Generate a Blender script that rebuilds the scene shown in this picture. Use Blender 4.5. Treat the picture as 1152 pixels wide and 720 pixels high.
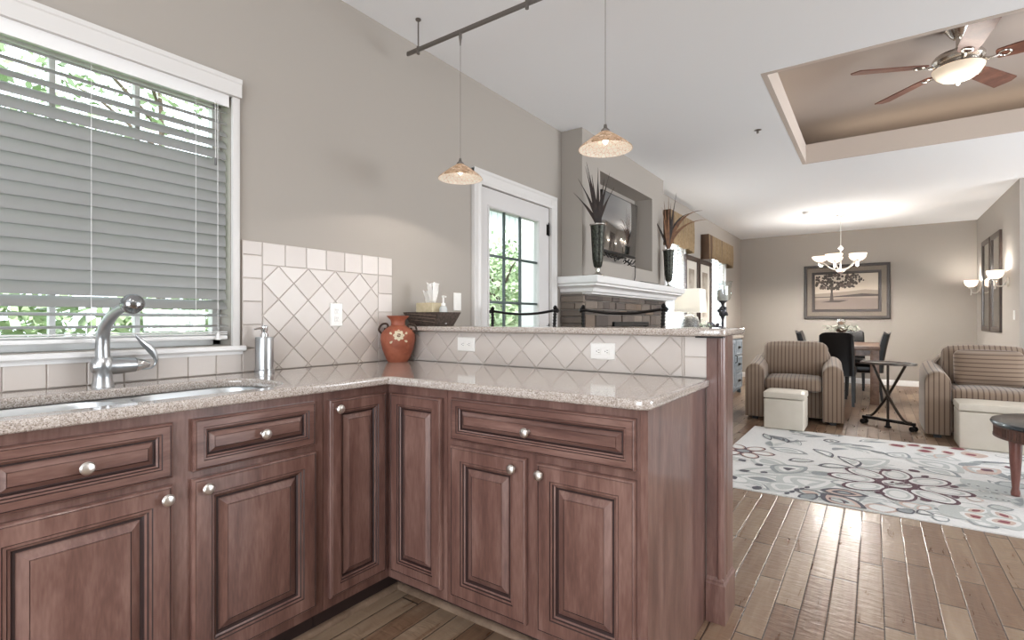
import bpy, bmesh, math, random
from mathutils import Vector, Matrix
for _o in list(bpy.data.objects): bpy.data.objects.remove(_o)
SC = bpy.context.scene
COL = SC.collection
PI = math.pi
def R(d): return math.radians(d)
def lin(h):
    h = h.lstrip('#'); out = []
    for i in (0, 2, 4):
        v = int(h[i:i+2], 16)/255
        out.append(v/12.92 if v <= .04045 else ((v+.055)/1.055)**2.4)
    return (out[0], out[1], out[2], 1)

# ------------------------------------------------------------------ camera, sky, sun, exposure
cd = bpy.data.cameras.new('camera'); cam = bpy.data.objects.new('camera', cd); COL.objects.link(cam)
cam.location = (2.22, 0, 1.142); cam.rotation_euler = (R(90), 0, math.atan(408/580))
cd.sensor_width = 36; cd.lens = 36*580/1152; cd.clip_start = .02; cd.clip_end = 200
SC.camera = cam
SC.view_settings.view_transform = 'Standard'; SC.view_settings.look = 'None'
SC.view_settings.exposure = -0.10; SC.view_settings.gamma = 1; SC.view_settings.use_curve_mapping = False
W = bpy.data.worlds.new('sky'); SC.world = W; W.use_nodes = True
W.node_tree.nodes['Background'].inputs[0].default_value = (.86, .93, 1, 1)
W.node_tree.nodes['Background'].inputs[1].default_value = 4.5
SC.cycles.max_bounces = 8; SC.cycles.diffuse_bounces = 5; SC.cycles.glossy_bounces = 4
SC.cycles.transparent_max_bounces = 24; SC.cycles.sample_clamp_indirect = 6; SC.cycles.caustics_reflective = False; SC.cycles.caustics_refractive = False
def light(name, kind, loc, energy, color=(1, 1, 1), size=.1, rot=(0, 0, 0), sy=None, parent=None, spread=None):
    d = bpy.data.lights.new(name, kind); d.energy = energy; d.color = color
    if kind == 'AREA':
        d.size = size
        if sy: d.shape = 'RECTANGLE'; d.size_y = sy
        if spread: d.spread = R(spread)
    elif kind == 'SUN': d.angle = size
    else: d.shadow_soft_size = size
    o = bpy.data.objects.new(name, d); COL.objects.link(o); o.location = loc; o.rotation_euler = rot
    if parent: o.parent = parent
    return o
light('sun', 'SUN', (0, 0, 20), 9.0, (1, .97, .92), R(12), (R(25), R(40), 0))
for y_ in (7.0, 9.4): light('daylight_window', 'AREA', (-.3, y_, 1.6), 170, (.9, .95, 1), .9, (0, R(-90), 0), 1.3)
# area lamps added to brighten the room, in openings of the unseen walls
light('fill_right', 'AREA', (7.05, 5.4, 1.35), 235, (.92, .96, 1), 2.0, (0, R(104), 0), 4.2)
light('fill_back', 'AREA', (3.0, -3.05, 1.3), 124, (.93, .965, 1), 4.0, (R(112), 0, 0), 2.1)
WARM = (1, .94, .87)

# ------------------------------------------------------------------ mesh helpers
class MB:
    def __init__(s, o=(0, 0, 0)):
        s.bm = bmesh.new(); s.o = Vector(o); s.cur = 0; s.rot = None
    def v(s, p): return s.bm.verts.new(Vector(p)-s.o)
    def f(s, vs, m=None):
        try: fa = s.bm.faces.new(vs)
        except ValueError: return None
        fa.material_index = s.cur if m is None else m
        return fa
    def poly(s, pts, m=None): return s.f([s.v(p) for p in pts], m)
    def merge(s, bm, mat=None):
        vm = {}
        for v in bm.verts: vm[v] = s.v(mat @ v.co if mat else v.co)
        for fa in bm.faces: s.f([vm[v] for v in fa.verts])
        bm.free()
    def box(s, a, b, bev=0, seg=2, mat=None):
        a, b = Vector(a), Vector(b); bm = bmesh.new(); bmesh.ops.create_cube(bm, size=1)
        c = (a+b)/2; d = b-a
        for v in bm.verts: v.co = Vector((c.x+v.co.x*d.x, c.y+v.co.y*d.y, c.z+v.co.z*d.z))
        if bev > 0: bmesh.ops.bevel(bm, geom=bm.edges[:], offset=bev, segments=seg, profile=.5, affect='EDGES')
        s.merge(bm, mat)
    def soft(s, c, size, r, puff=(0, 0, 0), n=8, mat=None):
        c = Vector(c); h = Vector(size)/2; r = min(r, h.x*.98, h.y*.98, h.z*.98); inner = Vector((h.x-r, h.y-r, h.z-r)); key = {}
        def vert(p):
            k = tuple(round(x, 5) for x in p)
            if k in key: return key[k]
            q = Vector((p[0]*h.x, p[1]*h.y, p[2]*h.z))
            cl = Vector([max(-inner[i], min(inner[i], q[i])) for i in range(3)])
            d = q-cl
            if d.length > 1e-9: q = cl+d.normalized()*r
            u = [1-p[i]**2 for i in range(3)]
            q.x += puff[0]*(p[0])*u[1]*u[2]; q.y += puff[1]*p[1]*u[0]*u[2]; q.z += puff[2]*p[2]*u[0]*u[1]
            q += c
            if mat: q = mat @ q
            key[k] = s.v(q); return key[k]
        def co(i):
            t = -1+2*i/n
            return math.copysign(abs(t)**.75, t)
        for ax in range(3):
            for sg in (-1, 1):
                for i in range(n):
                    for j in range(n):
                        qs = []
                        for (a, b) in ((i, j), (i+1, j), (i+1, j+1), (i, j+1)):
                            p = [0, 0, 0]; p[ax] = sg; p[(ax+1) % 3] = co(a); p[(ax+2) % 3] = co(b); qs.append(vert(p))
                        s.f(qs)
    def tube(s, pts, r, n=8, caps=True):
        pts = [Vector(p) for p in pts]; N = len(pts); rs = r if isinstance(r, (list, tuple)) else [r]*N
        rings = []; up = None
        for i, p in enumerate(pts):
            t = (pts[min(i+1, N-1)]-pts[max(i-1, 0)])
            if t.length < 1e-9: t = Vector((0, 0, 1))
            t.normalize()
            if up is None: up = Vector((0, 0, 1)) if abs(t.z) < .9 else Vector((1, 0, 0))
            x = t.cross(up)
            if x.length < 1e-6: x = t.cross(Vector((0, 1, 0)))
            x.normalize(); y = x.cross(t).normalized(); up = y
            rings.append([s.v(p+(x*math.cos(2*PI*k/n)+y*math.sin(2*PI*k/n))*rs[i]) for k in range(n)])
        for i in range(N-1):
            for k in range(n): s.f([rings[i][k], rings[i][(k+1) % n], rings[i+1][(k+1) % n], rings[i+1][k]])
        if caps: s.f(rings[0][::-1]); s.f(rings[-1])
    def lathe(s, prof, c=(0, 0, 0), n=24, ax=None, close=False):
        """profile [(r,z)] about an axis through c; ax = direction (default +z)"""
        c = Vector(c); q = Vector((0, 0, 1)).rotation_difference(Vector(ax)) if ax else None
        rings = []
        for (r, z) in prof:
            row = []
            if r < 1e-6:
                p = Vector((0, 0, z)); p = q @ p if q else p
                row = [s.v(c+p)]
            else:
                for k in range(n):
                    p = Vector((r*math.cos(2*PI*k/n), r*math.sin(2*PI*k/n), z)); p = q @ p if q else p
                    row.append(s.v(c+p))
            rings.append(row)
        if close: rings.append(rings[0])
        for a, b in zip(rings, rings[1:]):
            if len(a) == 1 and len(b) == 1: continue
            for k in range(n):
                k2 = (k+1) % n
                if len(a) == 1: s.f([a[0], b[k], b[k2]])
                elif len(b) == 1: s.f([a[k], a[k2], b[0]])
                else: s.f([a[k], a[k2], b[k2], b[k]])
    def prism(s, pts, fn, n0, n1, m=None):
        a = [s.v(fn(u, v, n0)) for u, v in pts]; b = [s.v(fn(u, v, n1)) for u, v in pts]; k = len(pts)
        s.f(a[::-1], m); s.f(b, m)
        for i in range(k): s.f([a[i], a[(i+1) % k], b[(i+1) % k], b[i]], m)
    def rings(s, fn, rect, prof, cap=0, back=True):
        """mitred loft: prof = [(inset, height, material of the strip that ends here)]"""
        u0, u1, v0, v1 = rect; prev = None
        for i, (q, h, m) in enumerate(prof):
            row = [s.v(fn(a, b, h)) for a, b in ((u0+q, v0+q), (u1-q, v0+q), (u1-q, v1-q), (u0+q, v1-q))]
            if prev:
                for k in range(4): s.f([prev[k], prev[(k+1) % 4], row[(k+1) % 4], row[k]], m)
            elif back: s.f(row[::-1], m)
            prev = row
        if cap is not None: s.f(prev, cap)
    def loft(s, rows, closed=True, capa=True, capb=True):
        rr = [[s.v(p) for p in row] for row in rows]; n = len(rr[0])
        for a, b in zip(rr, rr[1:]):
            for k in range(n if closed else n-1): s.f([a[k], a[(k+1) % n], b[(k+1) % n], b[k]])
        if capa: s.f(rr[0][::-1])
        if capb: s.f(rr[-1])
    def build(s, name, mats, parent=None, smooth=True, sharp=35, recalc=True):
        if recalc: bmesh.ops.recalc_face_normals(s.bm, faces=s.bm.faces[:])
        me = bpy.data.meshes.new(name); s.bm.to_mesh(me); s.bm.free()
        for m in (mats if isinstance(mats, (list, tuple)) else [mats]): me.materials.append(m)
        if smooth and len(me.polygons):
            me.polygons.foreach_set('use_smooth', [True]*len(me.polygons)); me.set_sharp_from_angle(angle=R(sharp))
        o = bpy.data.objects.new(name, me); COL.objects.link(o)
        if parent: o.parent = parent
        elif s.o.length > 0: o.location = s.o
        return o
def tag(o, label=None, cat=None, group=None, kind=None):
    if label: o['label'] = label
    if cat: o['category'] = cat
    if group: o['group'] = group
    if kind: o['kind'] = kind
    return o
def thing(name, label, cat, loc=(0, 0, 0), rz=0, group=None):
    o = bpy.data.objects.new(name, None); COL.objects.link(o); o.location = loc; o.rotation_euler = (0, 0, rz); o.empty_display_size = .1
    return tag(o, label, cat, group)
def struct(o, label=None, cat=None): return tag(o, label, cat, None, 'structure')
def dup(root, loc, rz, label, group=None):
    def cp(o, par):
        c = o.copy(); COL.objects.link(c)
        if par: c.parent = par
        for ch in o.children: cp(ch, c)
        return c
    r = cp(root, None); r.location = loc; r.rotation_euler = (0, 0, rz); r['label'] = label
    if group: r['group'] = group
    return r
def bez(p, n=10):
    """Catmull-Rom through points"""
    p = [Vector(q) for q in p]; out = []
    for i in range(len(p)-1):
        a = p[max(i-1, 0)]; b = p[i]; c = p[i+1]; d = p[min(i+2, len(p)-1)]
        for k in range(n):
            t = k/n; out.append(.5*((2*b)+(c-a)*t+(2*a-5*b+4*c-d)*t*t+(3*b-a-3*c+d)*t**3))
    out.append(p[-1]); return out

# ------------------------------------------------------------------ materials
def mat(name, col, rough=.5, metal=0, spec=.5, emit=None, estr=0, coat=0, trans=0, sheen=0):
    m = bpy.data.materials.new(name); m.use_nodes = True; b = m.node_tree.nodes['Principled BSDF']
    c = lin(col) if isinstance(col, str) else col
    b.inputs['Base Color'].default_value = c; b.inputs['Roughness'].default_value = rough; b.inputs['Metallic'].default_value = metal
    b.inputs['Specular IOR Level'].default_value = spec; b.inputs['Coat Weight'].default_value = coat; b.inputs['Coat Roughness'].default_value = .1
    b.inputs['Transmission Weight'].default_value = trans; b.inputs['Sheen Weight'].default_value = sheen
    if emit: b.inputs['Emission Color'].default_value = lin(emit); b.inputs['Emission Strength'].default_value = estr
    return m
class NT:
    def __init__(s, m): s.t = m.node_tree; s.b = s.t.nodes['Principled BSDF']
    def n(s, ty, ins=None, **kw):
        x = s.t.nodes.new(ty)
        for k, v in kw.items(): setattr(x, k, v)
        for k, v in (ins or {}).items():
            if hasattr(v, 'is_output') or hasattr(v, 'links'): s.t.links.new(v, x.inputs[k])
            else: x.inputs[k].default_value = v
        return x
    def math(s, op, a, b=0, c=0): return s.n('ShaderNodeMath', {0: a, 1: b, 2: c}, operation=op).outputs[0]
    def co(s, kind='Object'): return s.n('ShaderNodeTexCoord').outputs[kind]
    def mapping(s, v, sc=(1, 1, 1), rot=(0, 0, 0)): return s.n('ShaderNodeMapping', {'Vector': v, 'Scale': sc, 'Rotation': rot}).outputs[0]
    def noise(s, v, scale, detail=3, rough=.5, dist=0): return s.n('ShaderNodeTexNoise', {'Vector': v, 'Scale': scale, 'Detail': detail, 'Roughness': rough, 'Distortion': dist}).outputs[0]
    def ramp(s, fac, stops, interp='LINEAR'):
        r = s.n('ShaderNodeValToRGB', {0: fac}); e = r.color_ramp.elements; r.color_ramp.interpolation = interp
        while len(e) < len(stops): e.new(.5)
        for i, (p, c) in enumerate(stops): e[i].position = p; e[i].color = lin(c) if isinstance(c, str) else c
        return r.outputs[0]
    def mix(s, f, a, b, blend='MIX'):
        x = s.n('ShaderNodeMix', data_type='RGBA', blend_type=blend)
        for i, v in ((0, f), (6, a), (7, b)):
            if hasattr(v, 'links'): s.t.links.new(v, x.inputs[i])
            else: x.inputs[i].default_value = lin(v) if isinstance(v, str) else v
        return x.outputs[2]
    def base(s, c): s.t.links.new(c, s.b.inputs['Base Color'])
    def set(s, k, v): s.t.links.new(v, s.b.inputs[k])
    def bump(s, h, st=.2, d=.01): s.t.links.new(s.n('ShaderNodeBump', {'Strength': st, 'Distance': d, 'Height': h}).outputs[0], s.b.inputs['Normal'])

def m_wood(name, dark, mid, light, stretch, rough=.32, coat=.4):
    m = mat(name, mid, rough, coat=coat); t = NT(m); v = t.mapping(t.co(), stretch)
    n1 = t.noise(v, 3, 4, .55, .6); n2 = t.noise(t.mapping(t.co(), tuple(x*5 for x in stretch)), 6, 2)
    f = t.math('MULTIPLY_ADD', n2, .25, t.math('MULTIPLY', n1, .8)); t.base(t.ramp(f, [(.3, dark), (.52, mid), (.74, light)]))
    t.bump(n2, .04, .003); return m
CD, CM, CL = '#4d342f', '#6c4e46', '#886a61'
WOODV = m_wood('cherry_cabinet_wood', CD, CM, CL, (5, 5, .8))
WOODX = m_wood('cherry_drawer_wood_x', CD, CM, CL, (.8, 5, 5))
WOODY = m_wood('cherry_drawer_wood_y', CD, CM, CL, (5, .8, 5))
GLAZE = mat('dark_glaze', '#2e1c1a', .5)
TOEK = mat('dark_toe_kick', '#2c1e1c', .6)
NICKEL = mat('brushed_nickel', '#e2ded8', .36, 1)
CHROME = mat('polished_chrome', '#d8d8d8', .08, 1)
STEEL = mat('brushed_steel', '#b9bbbd', .3, 1)
SINKM = mat('sink_steel', '#d4d8da', .34, .75)
WALLM = mat('taupe_wall_paint', '#a39c94', .9)
CEILM = mat('ceiling_paint', '#eff1f3', .95)
TRAYM = mat('beige_tray_paint', '#b3a8a0', .92)
FASCIA = mat('pale_beige_paint', '#c6bab0', .9)
WHITE = mat('white_trim_paint', '#e6e5e4', .45)
DOORW = mat('shaded_door_white', '#cbc8c6', .5); CASE = mat('shaded_casing_white', '#d2cfcc', .5)  # trim white darkened in colour to stand for shade on door and casings
def m_granite():
    m = mat('beige_granite', '#c4b8a9', .07, spec=.8, coat=.4); t = NT(m); c = t.co()
    v1 = t.n('ShaderNodeTexVoronoi', {'Vector': c, 'Scale': 330.}); v2 = t.n('ShaderNodeTexVoronoi', {'Vector': c, 'Scale': 620.})
    a = t.ramp(t.n('ShaderNodeSeparateColor', {0: v1.outputs['Color']}).outputs[0], [(0, '#6a5c53'), (.22, '#95887c'), (.5, '#b3a8a0'), (.8, '#c8beb7'), (1, '#dad3ce')])
    b = t.ramp(t.n('ShaderNodeSeparateColor', {0: v2.outputs['Color']}).outputs[0], [(0, '#5d524d'), (.25, '#a0958b'), (1, '#c6bdb6')])
    t.base(t.mix(.42, a, b)); return m
GRANITE = m_granite()
def m_tile():
    m = mat('tumbled_stone_tile', '#d3cac2', .35); t = NT(m)
    r = t.n('ShaderNodeNewGeometry').outputs['Random Per Island']
    c = t.ramp(r, [(0, '#beb5af'), (.5, '#c8c0ba'), (1, '#d0c9c4')]); n = t.noise(t.co(), 14, 4, .6)
    t.base(t.mix(t.math('MULTIPLY', n, .3), c, '#bfb3a8')); t.bump(t.noise(t.co(), 60, 3), .06, .003); return m
TILE = m_tile(); GROUT = mat('grout', '#bcb2aa', .9)
def m_floor():
    m = mat('hand_scraped_planks', '#8d7462', .3, coat=.05); t = NT(m); c = t.co(); s = t.n('ShaderNodeSeparateXYZ', {0: c}).outputs
    PW, PL = .090, .62
    ux = t.math('DIVIDE', s[0], PW); row = t.math('FLOOR', ux)
    rn = t.n('ShaderNodeTexWhiteNoise', {'W': row}, noise_dimensions='1D').outputs[0]
    ln = t.math('MULTIPLY_ADD', rn, .35, .82)
    uy = t.math('DIVIDE', t.math('MULTIPLY_ADD', rn, 7.3, s[1]), t.math('MULTIPLY', ln, PL)); cell = t.math('FLOOR', uy)
    cid = t.n('ShaderNodeCombineXYZ', {0: row, 1: cell, 2: 0.}).outputs[0]
    wn = t.n('ShaderNodeTexWhiteNoise', {'Vector': cid}, noise_dimensions='3D').outputs
    fx = t.math('FRACT', ux); fy = t.math('FRACT', uy)
    ex = t.math('MULTIPLY', t.math('MINIMUM', fx, t.math('SUBTRACT', 1, fx)), PW)
    ey = t.math('MULTIPLY', t.math('MINIMUM', fy, t.math('SUBTRACT', 1, fy)), PL*.5)
    edge = t.math('MINIMUM', ex, ey)
    gap = t.math('LESS_THAN', edge, .0019)
    off = t.n('ShaderNodeVectorMath', {0: wn[1], 1: (9., 9., 9.)}, operation='MULTIPLY').outputs[0]
    vv = t.n('ShaderNodeVectorMath', {0: c, 1: off}, operation='ADD').outputs[0]
    g = t.noise(t.mapping(vv, (14, 1.5, 1)), 2.0, 4, .55, .6)
    knot = t.noise(t.mapping(vv, (5, 1.5, 1)), 3, 2)
    f = t.math('ADD', t.math('MULTIPLY', g, .62), t.math('MULTIPLY_ADD', wn[0], .34, -.02))
    colr = t.ramp(f, [(.12, '#5f4432'), (.36, '#7d624e'), (.58, '#957f6a'), (.85, '#ac9782')])
    colr = t.mix(t.math('MULTIPLY', t.math('GREATER_THAN', knot, .76), .3), colr, '#4a3427')
    t.base(t.mix(gap, colr, '#2b1d15'))
    rip = t.noise(t.mapping(vv, (9, 26, 1)), 1.6, 2, .5, .4)
    h = t.math('ADD', t.math('MULTIPLY', rip, .9), t.math('MULTIPLY', t.math('MINIMUM', edge, .005), 75))
    t.bump(h, .4, .008)
    t.set('Roughness', t.math('MULTIPLY_ADD', g, .16, .22)); return m
FLOORM = m_floor()
BLACKM = mat('black_wrought_iron', '#1d1a19', .45, .6)
def glass(name, tint='#eef6f4', gl=.08):
    m = bpy.data.materials.new(name); m.use_nodes = True; nt = m.node_tree; nt.nodes.clear()
    o = nt.nodes.new('ShaderNodeOutputMaterial'); a = nt.nodes.new('ShaderNodeBsdfTransparent'); g = nt.nodes.new('ShaderNodeBsdfGlossy'); x = nt.nodes.new('ShaderNodeMixShader')
    a.inputs[0].default_value = lin(tint); g.inputs[1].default_value = .02; x.inputs[0].default_value = gl
    nt.links.new(a.outputs[0], x.inputs[1]); nt.links.new(g.outputs[0], x.inputs[2]); nt.links.new(x.outputs[0], o.inputs[0]); return m
GLASS = glass('window_glass', '#f4f6f6'); CLEAR = glass('clear_glass', '#eef2f2', .16)
def translucent(name, col, tw=.5, emit=None, estr=0, rough=.5):
    m = mat(name, col, rough, emit=emit, estr=estr); nt = m.node_tree; b = nt.nodes['Principled BSDF']; o = nt.nodes['Material Output']
    tr = nt.nodes.new('ShaderNodeBsdfTranslucent'); tr.inputs[0].default_value = lin(col); x = nt.nodes.new('ShaderNodeMixShader'); x.inputs[0].default_value = tw
    nt.links.new(b.outputs[0], x.inputs[1]); nt.links.new(tr.outputs[0], x.inputs[2]); nt.links.new(x.outputs[0], o.inputs[0]); return m
SLAT = translucent('backlit_blind_slat', '#929190', .33, rough=.4); SLAT.node_tree.nodes['Translucent BSDF'].inputs[0].default_value = lin('#f3f1f0')  # white slats greyed in base colour to imitate their backlit shade
SLATB = translucent('sheer_blind_slat', '#e6e9ec', .5, rough=.4)
OPAL = translucent('opal_glass_lit', '#fff8f0', .7, '#fff4e8', 1.2)
def m_stripe(name, axis=None, base='#8d7a69', dark='#4d382f', pitch=.040):
    m = mat(name, base, .95, sheen=.2); t = NT(m); s = t.n('ShaderNodeSeparateXYZ', {0: t.co()}).outputs
    if axis == 'z': u = s[2]
    else:
        nx = t.math('ABSOLUTE', t.n('ShaderNodeSeparateXYZ', {0: t.n('ShaderNodeTexCoord').outputs['Normal']}).outputs[0])
        k = t.math('GREATER_THAN', nx, .75); u = t.math('ADD', t.math('MULTIPLY', k, s[1]), t.math('MULTIPLY', t.math('SUBTRACT', 1, k), s[0]))
    q = t.math('DIVIDE', u, pitch); fr = t.math('FRACT', t.math('ADD', q, 100)); par = t.math('FRACT', t.math('MULTIPLY', t.math('FLOOR', t.math('ADD', q, 100)), .5))
    line = t.math('LESS_THAN', t.math('ABSOLUTE', t.math('SUBTRACT', fr, .5)), .09)
    broad = t.math('LESS_THAN', t.math('ABSOLUTE', t.math('SUBTRACT', fr, .5)), .2)
    n = t.noise(t.co(), 220, 2); b0 = t.mix(t.math('MULTIPLY', n, .5), base, '#776656')
    c1 = t.mix(t.math('MULTIPLY', broad, .4), b0, '#6d5a4c'); t.base(t.mix(t.math('MULTIPLY', line, .85), c1, dark)); t.bump(n, .1, .002); return m
STRIPE = m_stripe('striped_upholstery'); STRIPEZ = m_stripe('striped_upholstery_level', 'z')
def m_noisy(name, a, b, sc, rough=.7, metal=0, bump=0, lo=.35, hi=.65, spec=.5):
    m = mat(name, a, rough, metal, spec); t = NT(m); n = t.noise(t.co(), sc, 4, .6); t.base(t.ramp(n, [(lo, a), (hi, b)]))
    if bump: t.bump(n, bump, .004)
    return m
def m_island(name, cols, rough=.8, sc=40, bump=.3):
    m = mat(name, cols[0], rough); t = NT(m); r = t.n('ShaderNodeNewGeometry').outputs['Random Per Island']
    c = t.ramp(r, [(i/(len(cols)-1), q) for i, q in enumerate(cols)]); n = t.noise(t.co(), sc, 4, .65)
    t.base(t.mix(t.math('MULTIPLY', n, .45), c, '#4a443f'))
    if bump: t.bump(n, bump, .01)
    return m
STONE = m_island('stacked_ledgestone', ['#5f564f', '#7b6f65', '#8f8276', '#554c47', '#6f635b', '#806d5c'], .85, 22, .5)
LEATHER = mat('black_leather', '#080708', .3, spec=.35)
CREAM = m_noisy('cream_faux_leather', '#c9c1b3', '#cec6b9', 8, .5)
DARKW = m_wood('dark_walnut', '#2a1f1a', '#3c2d25', '#4d3b31', (3, 3, 3), .4)
LEAFM = m_island('green_leaf', ['#7f9c6a', '#9bb585', '#b3c89c', '#c8d8b4', '#8aa876'], .6, 30, 0)
BARK = m_noisy('tree_bark', '#4a3d33', '#6b5c4f', 25, .95, bump=.4)

def fL(x): return lambda u, v, n: (x+n, u, v)          # plane facing +x: u=y, v=z
def fF(y): return lambda u, v, n: (u, y-n, v)          # plane facing -y: u=x, v=z
def fR(x): return lambda u, v, n: (x-n, u, v)          # plane facing -x
def fU(z): return lambda u, v, n: (u, v, z+n)          # facing up

# ================================================================== ROOM SHELL
H = 2.77
def wall(name, axis, a, b, u0, u1, z0, z1, holes, m, label):
    """slab between a..b on axis, spanning u and z, with rectangular holes"""
    mb = MB(); us = sorted({u0, u1, *[h[0] for h in holes], *[h[1] for h in holes]}); zs = sorted({z0, z1, *[h[2] for h in holes], *[h[3] for h in holes]})
    for i in range(len(us)-1):
        for j in range(len(zs)-1):
            cu, cz = (us[i]+us[i+1])/2, (zs[j]+zs[j+1])/2
            if any(h[0] < cu < h[1] and h[2] < cz < h[3] for h in holes): continue
            if axis == 'x': mb.box((a, us[i], zs[j]), (b, us[i+1], zs[j+1]))
            else: mb.box((us[i], a, zs[j]), (us[i+1], b, zs[j+1]))
    return struct(mb.build(name, m, smooth=False), label, 'wall')
KW = (-.5, 1.095, 1.035, 2.085); DW = (2.765, 3.705, .0, 2.075); W1 = (6.62, 7.40, .85, 2.25); W2 = (8.92, 9.82, .85, 2.25)
wall('wall_left', 'x', -.16, 0, -3.16, 11.36, 0, H+.8, [KW, DW, W1, W2], WALLM, 'long taupe wall with kitchen window and glazed door')
wall('wall_far', 'y', 11.2, 11.36, 0, 3.74, 0, H+.8, [], WALLM, 'taupe end wall behind the dining table')
wall('wall_right', 'x', 3.58, 3.74, 8.185, 11.2, 0, H+.8, [], WALLM, 'short taupe wall carrying the sconces')
wall('wall_return', 'y', 8.185, 8.345, 3.74, 7.16, 0, H+.8, [], WALLM, 'taupe wall behind the sofa at far right')
wall('wall_living', 'x', 7, 7.16, -3.16, 8.185, 0, H+.8, [(3.3, 7.5, .35, 2.4)], WALLM, 'unseen living room wall with window bay')
wall('wall_back', 'y', -3.16, -3, 0, 7, 0, H+.8, [(1.0, 5.0, .1, 2.4)], WALLM, 'unseen wall behind the kitchen')
mb = MB(); mb.box((-.16, -3.16, -.12), (7.16, 11.36, 0)); struct(mb.build('floor', FLOORM, smooth=False), 'hand scraped brown plank floor', 'floor')
# ceiling with the recessed tray
TX0, TX1, TY0, TY1 = 1.637, 5.2, 3.77, 6.13
mb = MB()
t_ = .035
for (a, b) in (((-.16, -3.16), (7.16, TY0-t_)), ((-.16, TY1+t_), (7.16, 11.36)), ((-.16, TY0-t_), (TX0-t_, TY1+t_)), ((TX1+t_, TY0-t_), (7.16, TY1+t_))):
    mb.box((a[0], a[1], H), (b[0], b[1], H+.05))
struct(mb.build('ceiling', CEILM, smooth=False), 'pale grey flat ceiling', 'ceiling')
mb = MB(); zt = 2.96                    # fascia around the tray
mb.box((TX0-t_, TY0-t_, H-.001), (TX0, TY1+t_, zt)); mb.box((TX1, TY0-t_, H-.002), (TX1+t_, TY1+t_, zt))
mb.box((TX0, TY1, H-.002), (TX1, TY1+t_, zt)); mb.box((TX0, TY0-t_, H-.002), (TX1, TY0, zt))
struct(mb.build('trim_1', FASCIA, smooth=False), 'pale fascia lining the ceiling tray', 'trim')
e = .95
mb = MB(); mb.box((TX0-e, TY0-.5, 3.24), (TX1+e, TY1+e, 3.3)); mb.box((TX0-e-.05, TY0-.5, H+.05), (TX0-e, TY1+e, 3.3)); mb.box((TX1+e, TY0-.5, H+.05), (TX1+e+.05, TY1+e, 3.3))
mb.box((TX0-e, TY1+e, H+.05), (TX1+e, TY1+e+.05, 3.3)); mb.box((TX0-e, TY0-.55, H+.05), (TX1+e, TY0-.5, 3.3))
struct(mb.build('ceiling_tray', TRAYM, smooth=False), 'raised taupe ceiling of the tray above the fan', 'ceiling')
# cove lamps lying on the tray ledge
for nm, loc, rot, sx, sy in (('cove_light', (TX0-.5, 4.95, H+.09), (R(180), 0, 0), .08, 2.2), ('cove_light', (3.4, TY1+.5, H+.09), (R(180), 0, 0), 3.2, .08)):
    light(nm, 'AREA', loc, 5, (1, .84, .66), sx, rot, sy)
# exterior roof deck keeps the sun out
mb = MB(); mb.box((-.3, -3.3, H+.82), (7.3, 11.5, H+.9)); struct(mb.build('ceiling_roof', BARK, smooth=False), 'roof deck above the house', 'roof')
# chimney breast with niche
NY0, NY1, NZ0, NZ1 = 4.25, 5.575, 1.68, 2.485; XB = .20
wall('wall_chimney', 'x', .001, XB, 3.90, 5.945, 0, H, [(NY0, NY1, NZ0, NZ1), (4.5, 5.3, .0, 1.1)], WALLM, 'taupe chimney breast with recessed television niche')
# baseboards
mb = MB(); prof = [(0, 0), (.015, 0), (.015, .07), (.008, .09), (0, .095)]
mb.prism([(0, 0), (0, .095), (-.008, .09), (-.015, .07), (-.015, 0)], lambda u, v, n: (n, 11.199+u, v), 0.0, 3.56)
struct(mb.build('baseboard_far', WHITE, smooth=False), 'white baseboard on the end wall', 'baseboard')
mb = MB(); mb.prism(prof, lambda u, v, n: (3.579-u, n, v), 8.19, 11.18); struct(mb.build('baseboard_right', WHITE, smooth=False), 'white baseboard under the sconces', 'baseboard')
mb = MB(); mb.prism(prof, lambda u, v, n: (u+.001, n, v), 2.2, 2.66); mb.prism(prof, lambda u, v, n: (u+.001, n, v), 8.85, 11.18)
struct(mb.build('baseboard_left', WHITE, smooth=False), 'white baseboard on the long wall', 'baseboard')

# ------------------------------------------------------------------ kitchen window
w = thing('window_1', 'white framed kitchen window behind the blind', 'window', (0, .3, 1.0)); w['kind'] = 'structure'; O = w.location
y0, y1, z0, z1 = KW
mb = MB(O); mb.prism([(0, 0), (.03, 0), (.03, .055), (.034, .06), (.034, .076), (.0, .076)], lambda u, v, n: (u, n, z1+v-.005), y0-.04, y1+.032)
mb.build('head_casing', CASE, w, smooth=False)
for s_ in (0, 1):
    mb = MB(O); a = (y1, y1+.03) if s_ else (y0-.03, y0); mb.box((0, a[0], z0-.004), (.02, a[1], z1-.005), .004); mb.build('side_casing', CASE, w)
mb = MB(O); mb.prism([(-.14, -.012), (.028, -.012), (.034, -.006), (.034, .004), (.028, .01), (-.14, .01)], lambda u, v, n: (u, n, z0+v-.012), y0, y1)
mb.prism([(0.001, -.012), (.028, -.012), (.034, -.006), (.034, .004), (.028, .01), (0.001, .01)], lambda u, v, n: (u, n, z0+v-.012), y1, y1+.05)
mb.prism([(0.001, -.026), (.014, -.026), (.014, -.012), (0.001, -.012)], lambda u, v, n: (u, n, z0+v-.012), y0, y1+.045); mb.build('sill', WHITE, w, smooth=False)
mb = MB(O)   # sash frame and glazing bars
X0, X1 = -.125, -.085
for a, b in (((y0, z0), (y0+.05, z1)), ((y1-.035, z0), (y1, z1)), ((y0, z0), (y1, z0+.05)), ((y0, z1-.035), (y1, z1))): mb.box((X0, a[0], a[1]), (X1, b[0], b[1]), .004)
for yy in (-.24, .02, .28, .54, .79): mb.box((X0+.008, yy-.009, z0+.04), (X1-.004, yy+.009, z1-.03), .003)
for zz in (1.55,): mb.box((X0+.01, y0+.03, zz-.009), (X1-.006, y1-.03, zz+.009), .003)
mb.build('sash', WHITE, w)
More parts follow.
